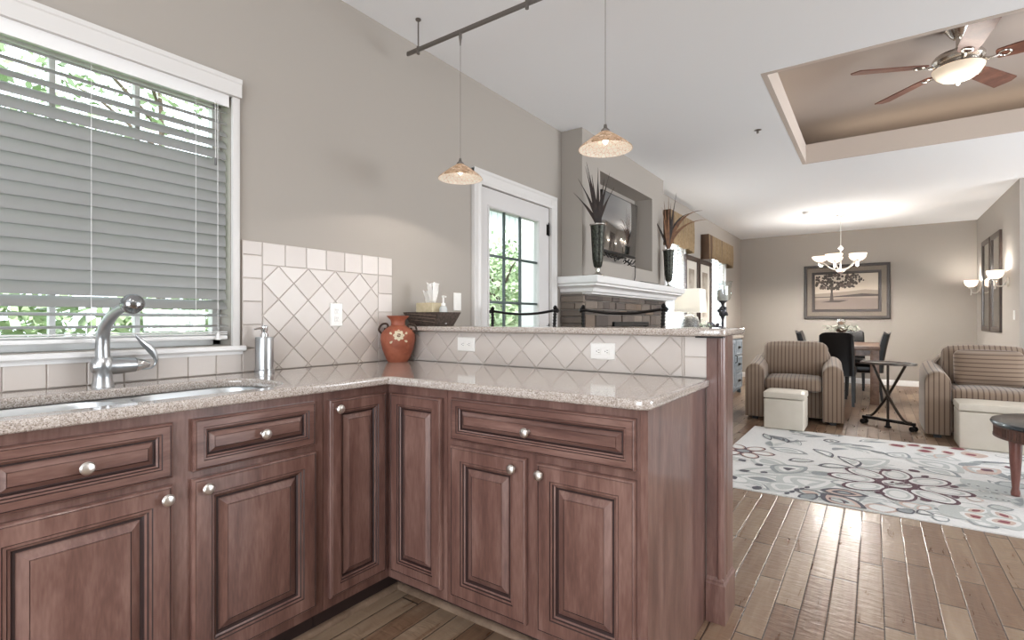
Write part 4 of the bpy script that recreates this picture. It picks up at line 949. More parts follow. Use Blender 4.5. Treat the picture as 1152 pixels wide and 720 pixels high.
# rolling tray table
t = thing('rolling_tray_table', 'black oval-topped folding table on casters', 'table', (2.335, 6.78, 0)); FR = mat('dark_gunmetal', '#4b443f', .35, .8)
mb = MB(); rows = []
for q, z in ((.0, .672), (.004, .676), (.004, .690), (0, .694), (-.02, .694), (-.024, .684), (-.05, .683)):
    rows.append([((.26+q)*math.cos(2*PI*k/48), (.19+q)*math.sin(2*PI*k/48), z) for k in range(48)])
mb.loft(rows); mb.build('tray_top', m_noisy('worn_dark_top', '#3a332e', '#6a6058', 14, .3, .3), t)
cx0 = Vector((0, 0, .37))
for sg in (-1, 1):
    mb = MB(); mb.tube(bez([(sg*.20, -.06*sg, .672), (0, .02*sg, .36), (-sg*.17, .05*sg, .12), (-sg*.235, .012*sg, .088)], 6), .013, 8); mb.build('cross_leg', FR, t)
mb = MB(); mb.tube([(0, 0, .03), (0, 0, .672)], .012, 10); mb.lathe([(0, -.03), (.02, -.03), (.02, .03), (0, .03)], (0, 0, .36), 12); mb.build('pole', FR, t)
mb = MB(); mb.box((-.26, -.018, .060), (.26, .018, .090), .004); mb.build('base_bar', BLACKM, t)
mb = MB(); mb.lathe([(0, .0005), (.03, .0005), (.034, .01), (.02, .02), (.016, .06), (0, .06)], n=16); mb.build('pole_foot', BLACKM, t)
for x, y in ((-.245, 0), (.245, 0)):
    mb = MB()
    for q in (-.03, .03): mb.lathe([(0, -.009), (.022, -.009), (.027, -.004), (.027, .004), (.022, .009), (0, .009)], (x, y+q, .0275), 16, (0, 1, 0))
    mb.tube([(x, y-.035, .0275), (x, y+.035, .0275)], .006, 8); mb.tube([(x, y, .03), (x, y, .062)], .010, 8); mb.build('caster', BLACKM, t)
t.rotation_euler = (0, 0, R(-31))

# rug -------------------------------------------------------------------
RB, RLG, RMG, RDK, RPU, RRD, RPE = range(7)
RUGM = [m_noisy('rug_'+n_, a, b, 90, .95, bump=.2) for n_, a, b in (('ivory', '#d9d9d8', '#e4e3e1'), ('pale_grey', '#b7bbb9', '#c3c6c4'), ('mid_grey', '#8f9496', '#9da1a2'), ('charcoal', '#55535a', '#65636a'), ('plum', '#5b434b', '#6b525a'), ('red', '#80434c', '#90545c'), ('peach', '#c0aaa0', '#ccb8ae'))]
RX0, RX1, RY0, RY1 = 1.17, 4.25, 3.735, 6.02
mb = MB((2.5, 4.9, 0)); mb.box((RX0, RY0, .0005), (RX1, RY1, .008)); zi = [0]
def rpoly(pts, m):
    p = clip(pts, (RX0+.01, RX1-.01, RY0+.01, RY1-.01))
    if len(p) > 2:
        zi[0] += 1; mb.poly([(x, y, .0081+.0000045*zi[0]) for x, y in p], m)
def leaf(cx, cy, a, L, Wd, ms, curl=.0):
    a = R(a)
    for k, m in enumerate(ms):
        s = 1-k*.24; pts = []; n = 12
        for sg in (1, -1):
            for i in range(n):
                t = i/n if sg == 1 else 1-i/n; u = (t-.5)*L*s; w_ = sg*Wd/2*s*math.sin(PI*t)**.8*(1.15-.3*t)+curl*L*math.sin(PI*t)
                pts.append((cx+u*math.cos(a)-w_*math.sin(a), cy+u*math.sin(a)+w_*math.cos(a)))
        rpoly(pts, m)
def oval(cx, cy, a, rx, ry, ms, step=.25):
    a = R(a)
    for k, m in enumerate(ms):
        s = 1-k*step; rpoly([(cx+rx*s*math.cos(q)*math.cos(a)-ry*s*math.sin(q)*math.sin(a), cy+rx*s*math.cos(q)*math.sin(a)+ry*s*math.sin(q)*math.cos(a)) for q in [2*PI*i/20 for i in range(20)]], m)
def flower(cx, cy, n, r0, rx, ry, ms, core):
    for k in range(n): q = 2*PI*k/n; oval(cx+r0*math.cos(q), cy+r0*math.sin(q), math.degrees(q), rx, ry, ms, .17)
    oval(cx, cy, 0, r0*.48, r0*.48, core, .3)
RUGL = [(1.685,4.293,25.2,0.652,0.16,'LBL',0.03),(1.572,4.008,-3.3,0.362,0.14,'LBM',0.05),(1.608,5.032,-16.2,0.297,0.13,'MBL',0.05),(1.543,4.568,-37.1,0.328,0.16,'LBL',-0.1),(1.87,4.107,58.5,0.487,0.24,'LBLB',0.12),(1.737,3.919,60.1,0.265,0.14,'LBL',0.1),(1.708,4.407,60.6,0.324,0.16,'MLBD',0.1),(1.891,4.424,50.9,0.165,0.1,'LM',0),(1.431,3.918,68.4,0.149,0.14,'LB',0.1),(2.027,4.239,-6.9,0.117,0.08,'MB',0.1),(2.062,3.872,-47.2,0.131,0.12,'LB',0.1),(2.217,4.976,64.1,0.421,0.16,'LBL',0.1),(2.643,5.508,-17.2,0.29,0.13,'LBL',0.05),(2.596,5.192,-43.8,0.419,0.2,'LBLB',0.08),(2.614,4.982,-37.7,0.274,0.12,'MBL',0.06),(2.377,5.376,-21.9,0.169,0.16,'MBLB',0.15),(2.856,4.712,-46.5,0.357,0.17,'LL',0.02),(2.83,4.472,-21.1,0.25,0.13,'LL',0.02),(2.992,4.865,-55.3,0.158,0.14,'ML',0.02),(3.059,5.135,-19.9,0.085,0.13,'ML',0),(2.833,5.372,46.8,0.203,0.06,'MM',0.05),(3.012,5.549,24.3,0.222,0.05,'DM',0.05),(2.902,5.203,51.6,0.269,0.15,'PLB',0.1),(3.086,5.845,-41.6,0.096,0.06,'LB',0),(2.608,4.053,-37.3,0.127,0.16,'LL',0.1),(2.611,3.967,55.3,0.202,0.13,'LL',-0.1),(2.693,4.158,-31.3,0.164,0.1,'LBB',0.05),(2.84,4.229,10.4,0.116,0.08,'ML',0.05),(2.723,3.857,44.4,0.136,0.11,'MLB',0.1),(2.82,3.915,-64.7,0.168,0.13,'LLB',-0.05),(2.387,3.973,-64.6,0.154,0.12,'LPB',0.15),(2.469,3.983,-27.2,0.083,0.12,'LPB',-0.15),(2.242,3.81,-70.9,0.152,0.12,'PB',0.1),(2.534,3.801,49.1,0.089,0.06,'MB',0.1),(2.737,4.345,-4.8,0.084,0.08,'PB',0),(2.7,5.573,57.5,0.244,0.06,'PL',0.1),(2.887,5.764,-75.1,0.203,0.12,'PP',0.1),(1.738,4.73,25.9,0.201,0.12,'DBL',0.08),(1.855,5.104,-56.9,0.295,0.1,'DLB',0.1),(1.968,4.694,23.6,0.244,0.13,'DLB',0.08),(2.038,4.918,-65.4,0.339,0.12,'DBL',0.12),(2.13,5.58,3.9,0.175,0.06,'DM',0.15),(1.891,5.663,4.9,0.142,0.16,'DLBD',0.0),(2.245,5.402,-25.3,0.124,0.06,'DM',0.12),(1.98,5.338,46.6,0.156,0.05,'MM',0.2),(1.752,5.79,35.0,0.192,0.05,'MM',0.05),(1.464,5.479,-43.5,0.34,0.1,'DMDM',0.1),(1.631,5.437,51.4,0.252,0.04,'DM',0.1),(1.368,5.516,-69.4,0.301,0.07,'DL',0),(1.875,3.889,67.6,0.149,0.2,'DLP',0),(2.055,4.005,7.3,0.276,0.17,'DPDM',0.04),(2.06,3.829,-38.8,0.314,0.2,'DPLD',-0.04),(1.872,3.797,66.1,0.195,0.1,'DM',0),(2.027,3.817,-39.4,0.117,0.07,'UL',0),(1.752,3.792,78.0,0.062,0.03,'D',0.0),(1.775,3.842,77.3,0.064,0.03,'D',0.0),(1.798,3.893,77.5,0.065,0.03,'D',0.0),(1.822,3.946,77.7,0.066,0.03,'D',0.0),(1.847,4.0,77.0,0.067,0.03,'D',0.0),(1.346,4.471,-49.6,0.08,0.06,'DD',0.0),(1.385,3.95,-62.0,0.106,0.06,'DD',0.0),(1.482,4.409,-49.9,0.075,0.06,'DD',0.0),(1.571,3.795,76.1,0.096,0.06,'DD',0.0),(1.421,4.17,28.4,0.084,0.06,'DD',0.0),(1.549,4.21,-26.6,0.051,0.06,'DD',0.0),(2.29,4.798,10.1,0.074,0.07,'UU',0.0),(2.463,4.899,-42.1,0.085,0.07,'UU',0.0),(2.519,4.771,-29.9,0.046,0.07,'UU',0.0),(2.662,4.589,-13.8,0.05,0.07,'UU',0.0),(2.643,4.325,4.0,0.043,0.07,'UU',0.0),(2.486,4.151,21.6,0.068,0.07,'UU',0.0),(2.248,4.149,-14.3,0.065,0.07,'UU',0.0),(2.367,3.838,-45.4,0.095,0.11,'DM',0.1),(2.462,3.853,13.3,0.091,0.09,'DLB',0.25),(2.388,5.802,-56.0,0.138,0.09,'PR',0.0),(2.508,5.893,-38.3,0.097,0.09,'PR',0.0),(2.611,5.845,-44.2,0.107,0.09,'PR',0.0),(2.733,5.742,13.4,0.082,0.09,'PR',0.0),(2.817,5.957,-68.0,0.107,0.09,'PR',0.0),(2.576,5.694,-4.7,0.109,0.09,'PR',0.0),(2.914,5.234,-33.5,0.082,0.09,'RU',0.0),(3.066,5.435,10.3,0.056,0.07,'RU',0.0),(2.882,5.76,-68.4,0.098,0.07,'PR',0.0),(2.897,5.175,65.1,0.15,0.07,'P',0.0),(2.712,4.09,138.8,0.108,0.15,'LBPR',0),(2.697,3.96,-128.0,0.167,0.15,'LBPR',0),(2.833,4.079,25.7,0.122,0.15,'LBPR',0),(2.814,3.949,-62.1,0.169,0.15,'LBPR',0),(2.752,4.72,-48.6,0.023,0.018,'D',0.0),(2.8,4.452,-45.0,0.017,0.016,'D',0.0),(2.796,4.697,-48.6,0.023,0.018,'D',0.0),(2.827,4.444,-45.0,0.017,0.016,'D',0.0),(2.84,4.674,-48.8,0.021,0.018,'D',0.0),(2.853,4.436,-42.7,0.018,0.016,'D',0.0),(2.882,4.652,-48.8,0.021,0.018,'D',0.0),(2.88,4.428,-42.5,0.016,0.016,'D',0.0),(2.923,4.631,-50.9,0.021,0.018,'D',0.0),(2.906,4.421,-42.5,0.016,0.016,'D',0.0),(3.84,5.39,143,0.35,0.13,'PL',0.06),(3.28,4.8,170,0.35,0.13,'LBL',0.06),(4.11,4.04,84,0.35,0.13,'MLB',0.06),(3.61,4.02,45,0.35,0.13,'MLB',0.06),(3.64,4.19,156,0.35,0.13,'LBM',0.06),(3.4,5.51,25,0.35,0.13,'PL',0.06),(3.67,4.08,175,0.35,0.13,'LBL',0.06),(3.45,4.26,177,0.35,0.13,'MLB',0.06),(3.52,5.87,97,0.35,0.13,'MLB',0.06),(3.42,5.88,35,0.35,0.13,'LBM',0.06),(3.53,4.58,30,0.35,0.13,'MLB',0.06),(3.5,4.51,147,0.35,0.13,'PL',0.06),(3.25,5.26,61,0.35,0.13,'DLB',0.06),(3.59,4.46,125,0.35,0.13,'MLB',0.06),(3.71,5.32,10,0.35,0.13,'LBL',0.06),(4.15,4.57,73,0.35,0.13,'PL',0.06),(4.0,4.59,104,0.35,0.13,'LBL',0.06),(3.68,5.32,112,0.35,0.13,'MLB',0.06),(3.36,4.33,148,0.35,0.13,'LBM',0.06),(3.58,4.56,94,0.35,0.13,'LBM',0.06),(3.35,5.41,144,0.35,0.13,'DLB',0.06),(3.28,5.83,16,0.35,0.13,'DLB',0.06),(3.74,4.58,27,0.35,0.13,'DLB',0.06),(4.13,4.97,56,0.35,0.13,'DLB',0.06),(3.54,5.52,113,0.35,0.13,'DLB',0.06),(4.2,4.15,9,0.35,0.13,'PL',0.06)]
RK = dict(B=RB, L=RLG, M=RMG, D=RDK, U=RPU, R=RRD, P=RPE)
big = [q for q in RUGL if q[5][0] in 'LMP']; fine = [q for q in RUGL if q[5][0] not in 'LMP']
rnd = random.Random(21)
for k in range(64):
    x, y, a = rnd.uniform(RX0, 4.2), rnd.uniform(RY0, RY1), rnd.uniform(-30, 200)
    for j in range(2): q = R(a+j*30-15); leaf(x+.12*math.cos(q), y+.12*math.sin(q), a+j*30-15, .26, .07, [[RMG, RB, RLG], [RLG, RB, RLG], [RLG, RMG]][(k+j) % 3], .06)
for q in big: leaf(q[0], q[1], q[2], q[3]*1.1, q[4]*1.45, [RK[c] for c in q[5]], q[6])
flower(2.345, 4.44, 8, .255, .158, .100, [RPU, RB, RLG, RB], [RPU, RB, RLG, RPU])
flower(1.29, 4.80, 6, .15, .10, .07, [RPU, RPE, RB], [RPU, RMG])
for q in fine: leaf(q[0], q[1], q[2], q[3], q[4], [RK[c] for c in q[5]], q[6])
for k in range(7): leaf(2.345+.06*math.cos(k), 4.44+.05*math.sin(k*1.3), 40*k, .06, .022, [RPU])
flower(3.75, 4.6, 6, .18, .11, .08, [RDK, RLG, RB], [RPU, RB])
tag(mb.build('area_rug', RUGM, smooth=False, recalc=False), 'ivory area rug with grey and plum floral pattern', 'rug')

# ================================================================== DINING AREA
TW = m_wood('rustic_table_wood', '#4f3a2e', '#6b5243', '#84695a', (3, .6, 3), .4)
t = thing('dining_table', 'rustic brown wooden dining table under the chandelier', 'table', (1.83, 9.28, 0))
mb = MB(); mb.box((-.45, -.82, .735), (.45, .82, .785), .005); mb.build('tabletop', TW, t)
mb = MB(); mb.box((-.36, -.73, .65), (.36, -.705, .735)); mb.box((-.36, .705, .65), (.36, .73, .735)); mb.box((-.38, -.70, .65), (-.355, .70, .735)); mb.box((.355, -.70, .65), (.38, .70, .735)); mb.build('apron', TW, t, smooth=False)
for sx in (-1, 1):
    for sy in (-1, 1): mb = MB(); mb.box((sx*.39-.05, sy*.76-.05, 0), (sx*.39+.05, sy*.76+.05, .734), .004); mb.build('leg', TW, t)
def dchair(x, y, rz, label, first=None):
    if first: return dup(first, (x, y, 0), rz, label)
    s = thing('dining_chair', label, 'chair', (x, y, 0), rz, 'black leather dining chairs')   # faces +y
    mb = MB(); mb.soft((0, 0, .45), (.44, .44, .11), .035, (0, 0, .015), 8); mb.build('seat', LEATHER, s)
    mb = MB(); rows = []
    for k in range(9):
        q = k/8; z = .40+.58*q; yc = -.20-.10*q**1.5; hw = .215-.02*q; th = .055-.015*q; top = q > .95
        rows.append([(hw*math.copysign(abs(math.cos(a))**.35, math.cos(a)), yc+th*math.copysign(abs(math.sin(a))**.6, math.sin(a))+.02*math.cos(a)**2, z-(.05*abs(math.cos(a))**2 if top else 0)) for a in [2*PI*j/24 for j in range(24)]])
    mb.loft(rows); mb.build('backrest', LEATHER, s, sharp=60)
    for sx in (-1, 1):
        for sy in (-1, 1):
            mb = MB(); a, b = Vector((sx*.185, sy*.18, .41)), Vector((sx*.19, sy*.19-(.05 if sy < 0 else 0), 0)); mb.loft([[p+Vector((dx*w_, dy*w_, 0)) for dx, dy in ((-1, -1), (1, -1), (1, 1), (-1, 1))] for p, w_ in ((a, .022), (b, .015))]); mb.build('leg', mat('black_leg', '#17120f', .4) if sx == sy == -1 else bpy.data.materials['black_leg'], s, smooth=False)
    return s
ch = dchair(1.80, 8.36, 0, 'black leather dining chair with its back to the armchair')
dchair(2.07, 9.05, R(90), 'black leather dining chair right of the dining table', ch); dchair(1.54, 9.25, R(-90), 'black leather dining chair left of the dining table', ch); dchair(1.88, 10.25, R(180), 'black leather dining chair at the far end of the table', ch)
c = thing('table_centrepiece', 'footed candle bowl with greenery on the dining table', 'centrepiece', (1.81, 9.2, .7855)); O = c.location
mb = MB(O); mb.lathe([(0, .0005), (.07, .0005), (.06, .012), (.02, .03), (.018, .12), (.05, .16), (.085, .22), (.08, .225), (.04, .18), (0, .17)], O, 20); mb.build('bowl', BRONZE, c)
mb = MB(O); mb.lathe([(0, .18), (.035, .18), (.058, .21), (.06, .25), (.04, .28), (.045, .30), (.062, .33), (.055, .37), (.05, .37), (0, .35)], O, 20); mb.build('votive', mat('mercury_glass', '#c4c0ba', .2, .9), c)
mb = MB(O); rnd = random.Random(9)
for k in range(120):
    a = rnd.uniform(0, 2*PI); rr = .17*math.sqrt(rnd.random()); cc = O+Vector((rr*math.cos(a)*1.5, rr*math.sin(a), .20+.07*rnd.random())); u = Vector((rnd.gauss(0, 1), rnd.gauss(0, 1), rnd.gauss(0, .6))).normalized(); v = u.orthogonal().normalized(); mb.poly([cc-u*.03, cc+v*.012, cc+u*.03, cc-v*.012])
mb.build('greenery', m_island('dusty_leaf', ['#5f6558', '#84887a', '#a9a99b'], .7, 30, 0), c, recalc=False)

# landscape picture on the end wall
p = thing('landscape_painting', 'large framed painting of a lone tree on the end wall', 'painting', (1.787, 11.2, 1.66)); O = p.location
fn = fF(11.199); r4 = (1.13, 2.443, 1.165, 2.155)
LINEN = m_noisy('grey_linen_liner', '#6f665c', '#857b70', 120, .9); FRD = mat('dark_frame', '#2b211c', .4)
mb = MB(O); mb.rings(fn, r4, [(0, 0, 0), (0, .04, 0), (.01, .05, 0), (.04, .045, 0), (.05, .035, 0), (.053, .034, 1), (.125, .03, 1), (.128, .034, 0), (.16, .032, 0), (.172, .02, 0)], cap=None); mb.build('frame', [FRD, LINEN], p)
mb = MB(O); a0, a1, b0, b1 = r4[0]+.17, r4[1]-.17, r4[2]+.17, r4[3]-.17
def pq(pts, m, n): mb.poly([fn(a0+(a1-a0)*u, b0+(b1-b0)*v, n) for u, v in pts], m)
pq([(0, 0), (1, 0), (1, 1), (0, 1)], 0, .018); pq([(0, .18), (1, .22), (1, .52), (.8, .55), (.5, .5), (.2, .47), (0, .45)], 1, .0183); pq([(0, 0), (1, 0), (1, .3), (.55, .33), (0, .26)], 2, .0186)
pq([(0, .36), (.3, .37), (.5, .40), (.75, .44), (1, .41), (1, .36), (.5, .35), (0, .34)], 3, .0187); pq([(.1, .21), (.3, .26), (.55, .26), (.4, .20)], 3, .0188)
pq([(.245, .24), (.31, .24), (.295, .5), (.31, .72), (.26, .72), (.265, .5)], 3, .019); pq([(.27, .55), (.28, .52), (.45, .78), (.42, .8)], 3, .019); pq([(.28, .55), (.29, .58), (.12, .8), (.1, .76)], 3, .019)
rnd = random.Random(4)
for k in range(170):
    while True:
        u, v = rnd.uniform(-.02, .80), rnd.uniform(.55, 1.02)
        if ((u-.36)/.42)**2+((v-.82)/.26)**2 < 1: break
    s_ = rnd.uniform(.012, .03); u = min(max(u, .03), .97); v = min(max(v, .03), .96); pq([(u+s_*math.cos(q)*rnd.uniform(.7, 1.2), v+s_*1.8*math.sin(q)*rnd.uniform(.7, 1.2)) for q in [PI/3*i for i in range(6)]], 3 if rnd.random() < .7 else 4, .0192+.00001*k)
mb.build('canvas', [mat('pale_sky_paint', '#c8bcac', .6), mat('hazy_field_paint', '#988b7e', .6), mat('brown_field_paint', '#80726a', .6), mat('dark_tree_paint', '#3d332d', .6), mat('mid_tree_paint', '#5c4f46', .6)], p, smooth=False, recalc=False)
# chandelier
c = thing('chandelier', 'nickel chandelier with white bowl shades above the dining table', 'chandelier', (1.79, 9.45, H)); 
mb = MB(); mb.lathe([(0, -.025), (.03, -.025), (.05, -.012), (.07, -.004), (.07, 0), (0, 0)], n=24); mb.build('canopy', NICKEL, c)
mb = MB(); mb.tube([(0, 0, -.02), (0, 0, -.50)], .005, 8); mb.lathe([(0, -.47), (.012, -.48), (.03, -.50), (.034, -.52), (.02, -.545), (.008, -.56), (0, -.56)], n=20); mb.build('rod', NICKEL, c)
mb = MB(); mb.tube([(0, 0, -.55), (0, 0, -.86)], .011, 10); mb.lathe([(0, -.83), (.02, -.84), (.05, -.855), (.055, -.875), (.03, -.90), (0, -.91)], n=24); mb.build('column', NICKEL, c)
for k in range(5):
    a = R(72*k+38); u = Vector((math.cos(a), math.sin(a), 0))
    mb = MB(); mb.tube(bez([u*.03+Vector((0, 0, -.86)), u*.13+Vector((0, 0, -.82)), u*.22+Vector((0, 0, -.74)), u*.29+Vector((0, 0, -.73)), u*.27+Vector((0, 0, -.79)), u*.24+Vector((0, 0, -.775))], 8), .008, 8); mb.lathe([(0, -.745), (.02, -.735), (.028, -.72), (0, -.715)], u*.27, 14); o = mb.build('arm', NICKEL, c)
    mb = MB(); mb.lathe([(0, -.715), (.03, -.715), (.075, -.695), (.105, -.665), (.118, -.63), (.114, -.63), (.10, -.66), (.07, -.688), (0, -.705)], u*.27, 24); mb.build('bowl_shade', OPAL, o)
    light('chandelier_light', 'POINT', u*.27+Vector((0, 0, -.655)), 11, WARM, .04, parent=c)
    dl = light('chandelier_fill', 'SPOT', u*.27+Vector((0, 0, -.755)), 60, WARM, .05, parent=c); dl.data.spot_size = R(178); dl.data.spot_blend = .4  # spots added below the bowls to brighten the dining area
# tall framed mirrors and sconces on the right wall
MIRR = mat('mirror_silver', '#d9d6d2', .03, 1)
for y0, y1, lab in ((9.17, 9.84, 'tall framed mirror between the sconces, nearer the sofa'), (9.90, 10.57, 'tall framed mirror between the sconces, nearer the end wall')):
    p = thing('framed_mirror', lab, 'mirror', (3.57, (y0+y1)/2, 1.65), 0, 'tall framed mirrors'); O = p.location
    mb = MB(O); mb.rings(fR(3.579), (y0, y1, .98, 2.325), [(0, 0, 0), (0, .025, 0), (.01, .03, 0), (.06, .024, 0), (.07, .012, 0)], cap=None); mb.build('frame', DARKW, p)
    mb = MB(O); mb.rings(fR(3.579), (y0+.068, y1-.068, 1.048, 2.257), [(0, .010, 0), (.004, .011, 0)], back=False); mb.build('glass', MIRR, p, smooth=False)
def sconce(y, label):
    s = thing('wall_sconce', label, 'sconce', (3.579, y, 1.62), 0, 'uplight wall sconces')
    mb = MB(); mb.lathe([(0, 0), (.055, 0), (.055, .008), (.03, .02), (0, .022)], (0, 0, 0), 24, (-1, 0, 0)); mb.build('back_plate', NICKEL, s)
    mb = MB(); mb.tube(bez([(-.015, 0, 0), (-.05, 0, -.05), (-.10, 0, -.05), (-.12, 0, -.01), (-.12, 0, .03)], 8), .008, 8); mb.tube(bez([(-.12, 0, -.03), (-.12, 0, -.07), (-.124, 0, -.09)], 4), [.008]*8+[.003], 8); mb.lathe([(0, .015), (.03, .02), (.034, .04), (0, .042)], (-.12, 0, 0), 16); mb.build('arm', NICKEL, s)
    mb = MB(); mb.lathe([(0, .04), (.04, .042), (.068, .065), (.082, .10), (.088, .145), (.084, .145), (.078, .10), (.064, .07), (0, .05)], (-.12, 0, 0), 28); mb.build('bowl_shade', OPAL, s)
    light('sconce_light', 'POINT', (-.12, 0, .13), 17, WARM, .04, parent=s)
sconce(8.80, 'wall sconce with white bowl right of the tall mirrors'); sconce(10.78, 'wall sconce with white bowl beside the end wall corner')

# ================================================================== CEILING FAN
f = thing('ceiling_fan', 'five blade ceiling fan with lit bowl hanging in the tray', 'ceiling fan', (2.71, 4.87, 3.239))
FN = mat('fan_nickel', '#d0ccc6', .22, 1)
mb = MB(); mb.lathe([(0, 0), (.075, 0), (.078, -.012), (.062, -.035), (.045, -.06), (.03, -.075), (.0, -.078)], n=28); mb.build('canopy', FN, f)
mb = MB(); mb.tube([(0, 0, -.07), (0, 0, -.17)], .013, 12); mb.build('downrod', FN, f)
mb = MB(); mb.lathe([(0, -.145), (.03, -.15), (.04, -.165), (.09, -.178), (.135, -.195), (.15, -.215), (.15, -.235), (.135, -.25), (.12, -.262), (.125, -.272), (.14, -.28), (.14, -.29), (0, -.29)], n=36); mb.build('motor_housing', FN, f)
mb = MB(); mb.lathe([(.142, -.286), (.150, -.29), (.146, -.305), (.128, -.335), (.095, -.362), (.05, -.378), (0, -.382)], n=36); mb.build('light_bowl', translucent('alabaster_bowl_lit', '#fff3e2', .4, '#ffeed6', .45), f)
mb = MB(); mb.lathe([(0, -.375), (.02, -.38), (.022, -.388), (.012, -.394), (.014, -.402), (.006, -.412), (0, -.414)], n=16); mb.build('finial', FN, f)
BLADE = m_wood('walnut_fan_blade', '#4a2c22', '#6b4334', '#845a48', (2, 2, 2), .5, .05)
for k in range(5):
    a = R(60+72*k); M = Matrix.Rotation(a, 4, 'Z') @ Matrix.Translation((0, 0, -.262)); tw = Matrix.Rotation(R(-13), 4, 'X')
    mb = MB(); ol = [(.20, -.035), (.21, -.05), (.30, -.062), (.66, -.075), (.685, -.03), (.66, .068), (.30, .062), (.21, .05), (.20, .035)]
    top = [M @ tw @ Vector((x, y, .004)) for x, y in ol]; bot = [M @ tw @ Vector((x, y, -.004)) for x, y in ol]; mb.loft([bot, top]); b = mb.build('blade', BLADE, f, smooth=False)
    mb = MB(); mb.tube([M @ Vector(p_) for p_ in bez([(.13, 0, .0), (.16, 0, -.012), (.19, .0, -.014), (.22, 0, -.008)], 5)], .010, 8)
    rg = [M @ tw @ Vector((.245+.03*math.cos(q), .03*math.sin(q), -.008)) for q in [2*PI*i/16 for i in range(17)]]; mb.tube(rg, .006, 6, False); mb.build('blade_iron', FN, b)
light('fan_light', 'POINT', (0, 0, -.45), 10, WARM, .12, parent=f)
mb = MB(); mb.lathe([(0, -.028), (.008, -.027), (.012, -.018), (.006, -.012), (.018, -.004), (.03, 0), (0, 0)], n=16); o = mb.build('fire_sprinkler', RM); o.location = (1.40, 4.83, H); tag(o, 'small fire sprinkler on the ceiling left of the tray', 'sprinkler')
mb = MB(); mb.lathe([(0, -.035), (.045, -.034), (.06, -.02), (.065, 0), (0, 0)], n=24); o = mb.build('smoke_detector', PLATE); o.location = (1.39, 8.9, H-.0005); tag(o, 'round white smoke detector on the ceiling before the chandelier', 'smoke detector')
# unseen downlights added to brighten the kitchen (behind and above the camera)
for i, (x, y, lab) in enumerate(((1.55, -.55, 'added ceiling downlight above the sink run'), (3.0, .2, 'added ceiling downlight behind the camera'), (3.0, -1.8, 'added ceiling downlight at the kitchen back'), (5.3, 1.6, 'added ceiling downlight far to the right'))):
    d = thing('fill_downlight', lab, 'downlight', (x, y, H), 0, 'added kitchen downlights')
    mb = MB(); mb.lathe([(.11, -.001), (.11, -.006), (.085, -.01), (.08, -.002)], n=28); mb.build('trim_ring', WHITE, d)
    mb = MB(); mb.lathe([(0, -.003), (.08, -.003)], n=28); mb.build('lens', mat('lit_lens', '#ffffff', .5, emit='#fff2e0', estr=6) if i == 0 else bpy.data.materials['lit_lens'], d)
    l_ = light('downlight_fill', 'AREA', (0, 0, -.02), 10, (1, .95, .9), .16, parent=d)

# ================================================================== OUTSIDE
mb = MB(); mb.box((-40, -30, -.5), (-.2, 40, -.42)); struct(mb.build('ground', m_noisy('lawn', '#5f7c45', '#86a062', 3, .95)), 'lawn outside the windows', 'ground')
mb = MB((-1.3, 5, 0)); mb.box((-2.6, 1.6, -.42), (-.17, 9, -.06)); struct(mb.build('porch_floor', mat('porch_concrete', '#a5a39e', .8), smooth=False), 'concrete porch slab outside the door', 'porch')
n_ = thing('neighbour_house', 'white sided neighbouring house behind the garden trees', 'house', (-10.5, 14, -.42)); O = n_.location
mb = MB(O); mb.box((-13, 9.6, -.42), (-10.06, 24, 5.6))
for k in range(4, 40): mb.box((-10.06, 8.0+.4*k, -.42), (-10.0, 8.36+.4*k, 5.6))
mb.build('siding', mat('white_siding', '#e3e6e8', .7), n_, smooth=False)
mb = MB(O); mb.prism([(-13.6, 5.4), (-9.6, 5.4), (-9.6, 5.6), (-11.5, 7.2), (-13.6, 5.6)], lambda u, v, n: (u, n, v), 9.2, 24.4); mb.build('roof', mat('grey_shingle', '#77757a', .9), n_, smooth=False)
c = thing('porch_column', 'white square porch column seen through the door', 'column', (-1.55, 5.95, -.06)); O = c.location
mb = MB(O); mb.box((-1.72, 5.80, -.06), (-1.42, 6.10, 3.2)); mb.build('shaft', WHITE, c, smooth=False); mb = MB(O); mb.box((-1.75, 5.77, -.059), (-1.39, 6.13, .1), .01); mb.build('base', WHITE, c)
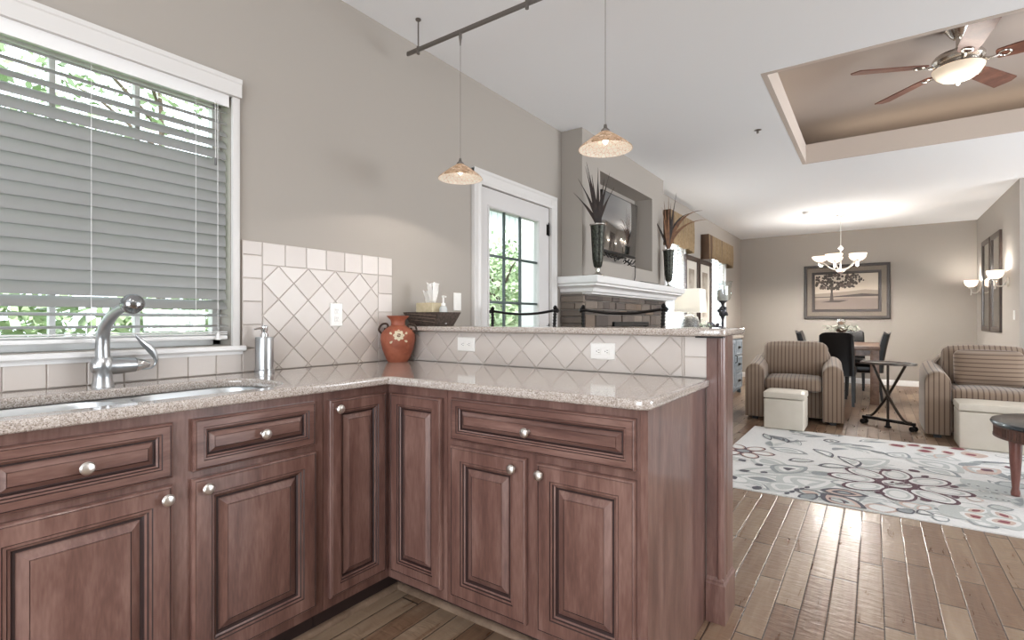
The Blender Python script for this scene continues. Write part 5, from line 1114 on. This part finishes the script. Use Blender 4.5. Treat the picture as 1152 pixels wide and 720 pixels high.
def tree(x, y, h, cr, label, n, seed, low=.35):
    t = thing('garden_tree', label, 'tree', (x, y, -.42), 0, 'garden trees outside'); rnd = random.Random(seed)
    mb = MB(); mb.tube(bez([(0, 0, 0), (.08, .05, h*.35), (-.04, .1, h*.7), (0, 0, h*.9)], 5), [.12-.1*i/15 for i in range(16)], 8)
    for k in range(8):
        a = k*.8; z = h*(.35+.06*k); mb.tube([(0, 0, z), (cr*.5*math.cos(a), cr*.5*math.sin(a), z+h*.12), (cr*.8*math.cos(a), cr*.8*math.sin(a), z+h*.16)], [.04, .025, .008], 6)
    mb.build('trunk', BARK, t)
    mb = MB()
    cl = [(rnd.uniform(0, 2*PI), math.sqrt(rnd.random()), rnd.uniform(low, 1)) for _ in range(26)]
    for k in range(n):
        a, rr, zz = rnd.choice(cl); s_ = cr*.32; prof = math.sin(PI*min(1, (zz-low)/(1-low)*.85+.15))
        c_ = Vector((rr*cr*prof*math.cos(a)+rnd.gauss(0, s_), rr*cr*prof*math.sin(a)+rnd.gauss(0, s_), h*zz+rnd.gauss(0, s_*.8)))
        u = Vector((rnd.gauss(0, 1), rnd.gauss(0, 1), rnd.gauss(-.3, .7))).normalized(); v = u.cross(Vector((rnd.gauss(0, 1), rnd.gauss(0, 1), rnd.gauss(0, 1)))).normalized(); L = rnd.uniform(.06, .11)
        mb.poly([c_-u*L, c_+v*L*.45, c_+u*L, c_-v*L*.45])
    mb.build('crown', LEAFM, t, smooth=False, recalc=False)
tree(-5.2, 10.2, 3.1, 1.3, 'leafy green tree left of centre in the door glass', 4200, 1, .05)
tree(-7.4, 13.6, 3.4, 1.5, 'leafy green tree behind the porch column', 4200, 2, .05)
tree(-10.2, 4.6, 8, 2.2, 'tall tree showing above the kitchen blind, right', 1500, 3, .4)
tree(-7.2, 1.0, 6.6, 2.2, 'tall tree showing above the kitchen blind, left', 2300, 4, .35)
def hedge(x, y, lx, ly, h, label, n, seed):
    t = thing('garden_shrub', label, 'shrub', (x, y, -.42), 0, 'garden shrubs outside'); rnd = random.Random(seed)
    mb = MB()
    for k in range(6): mb.tube([(rnd.uniform(-lx, lx)*.5, rnd.uniform(-ly, ly)*.5, 0), (rnd.uniform(-lx, lx)*.8, rnd.uniform(-ly, ly)*.8, h*.8)], [.03, .008], 6)
    mb.build('stems', BARK, t); mb = MB()
    for k in range(n):
        c_ = Vector((rnd.uniform(-lx, lx), rnd.uniform(-ly, ly), h*rnd.random()**.7+rnd.gauss(0, .08))); u = Vector((rnd.gauss(0, 1), rnd.gauss(0, 1), rnd.gauss(0, .7))).normalized(); v = u.orthogonal().normalized(); L = rnd.uniform(.05, .1); mb.poly([c_-u*L, c_+v*L*.45, c_+u*L, c_-v*L*.45])
    mb.build('foliage', LEAFM, t, smooth=False, recalc=False)
hedge(-4.3, .7, .5, 1.0, 1.75, 'low green shrub below the kitchen window, left', 2600, 5); hedge(-4.6, 3.1, .5, 1.1, 1.8, 'low green shrub below the kitchen window, right', 2600, 6)
hedge(-3.4, 7.5, .5, .8, 1.7, 'bushy shrub low in the door glass', 2200, 7)
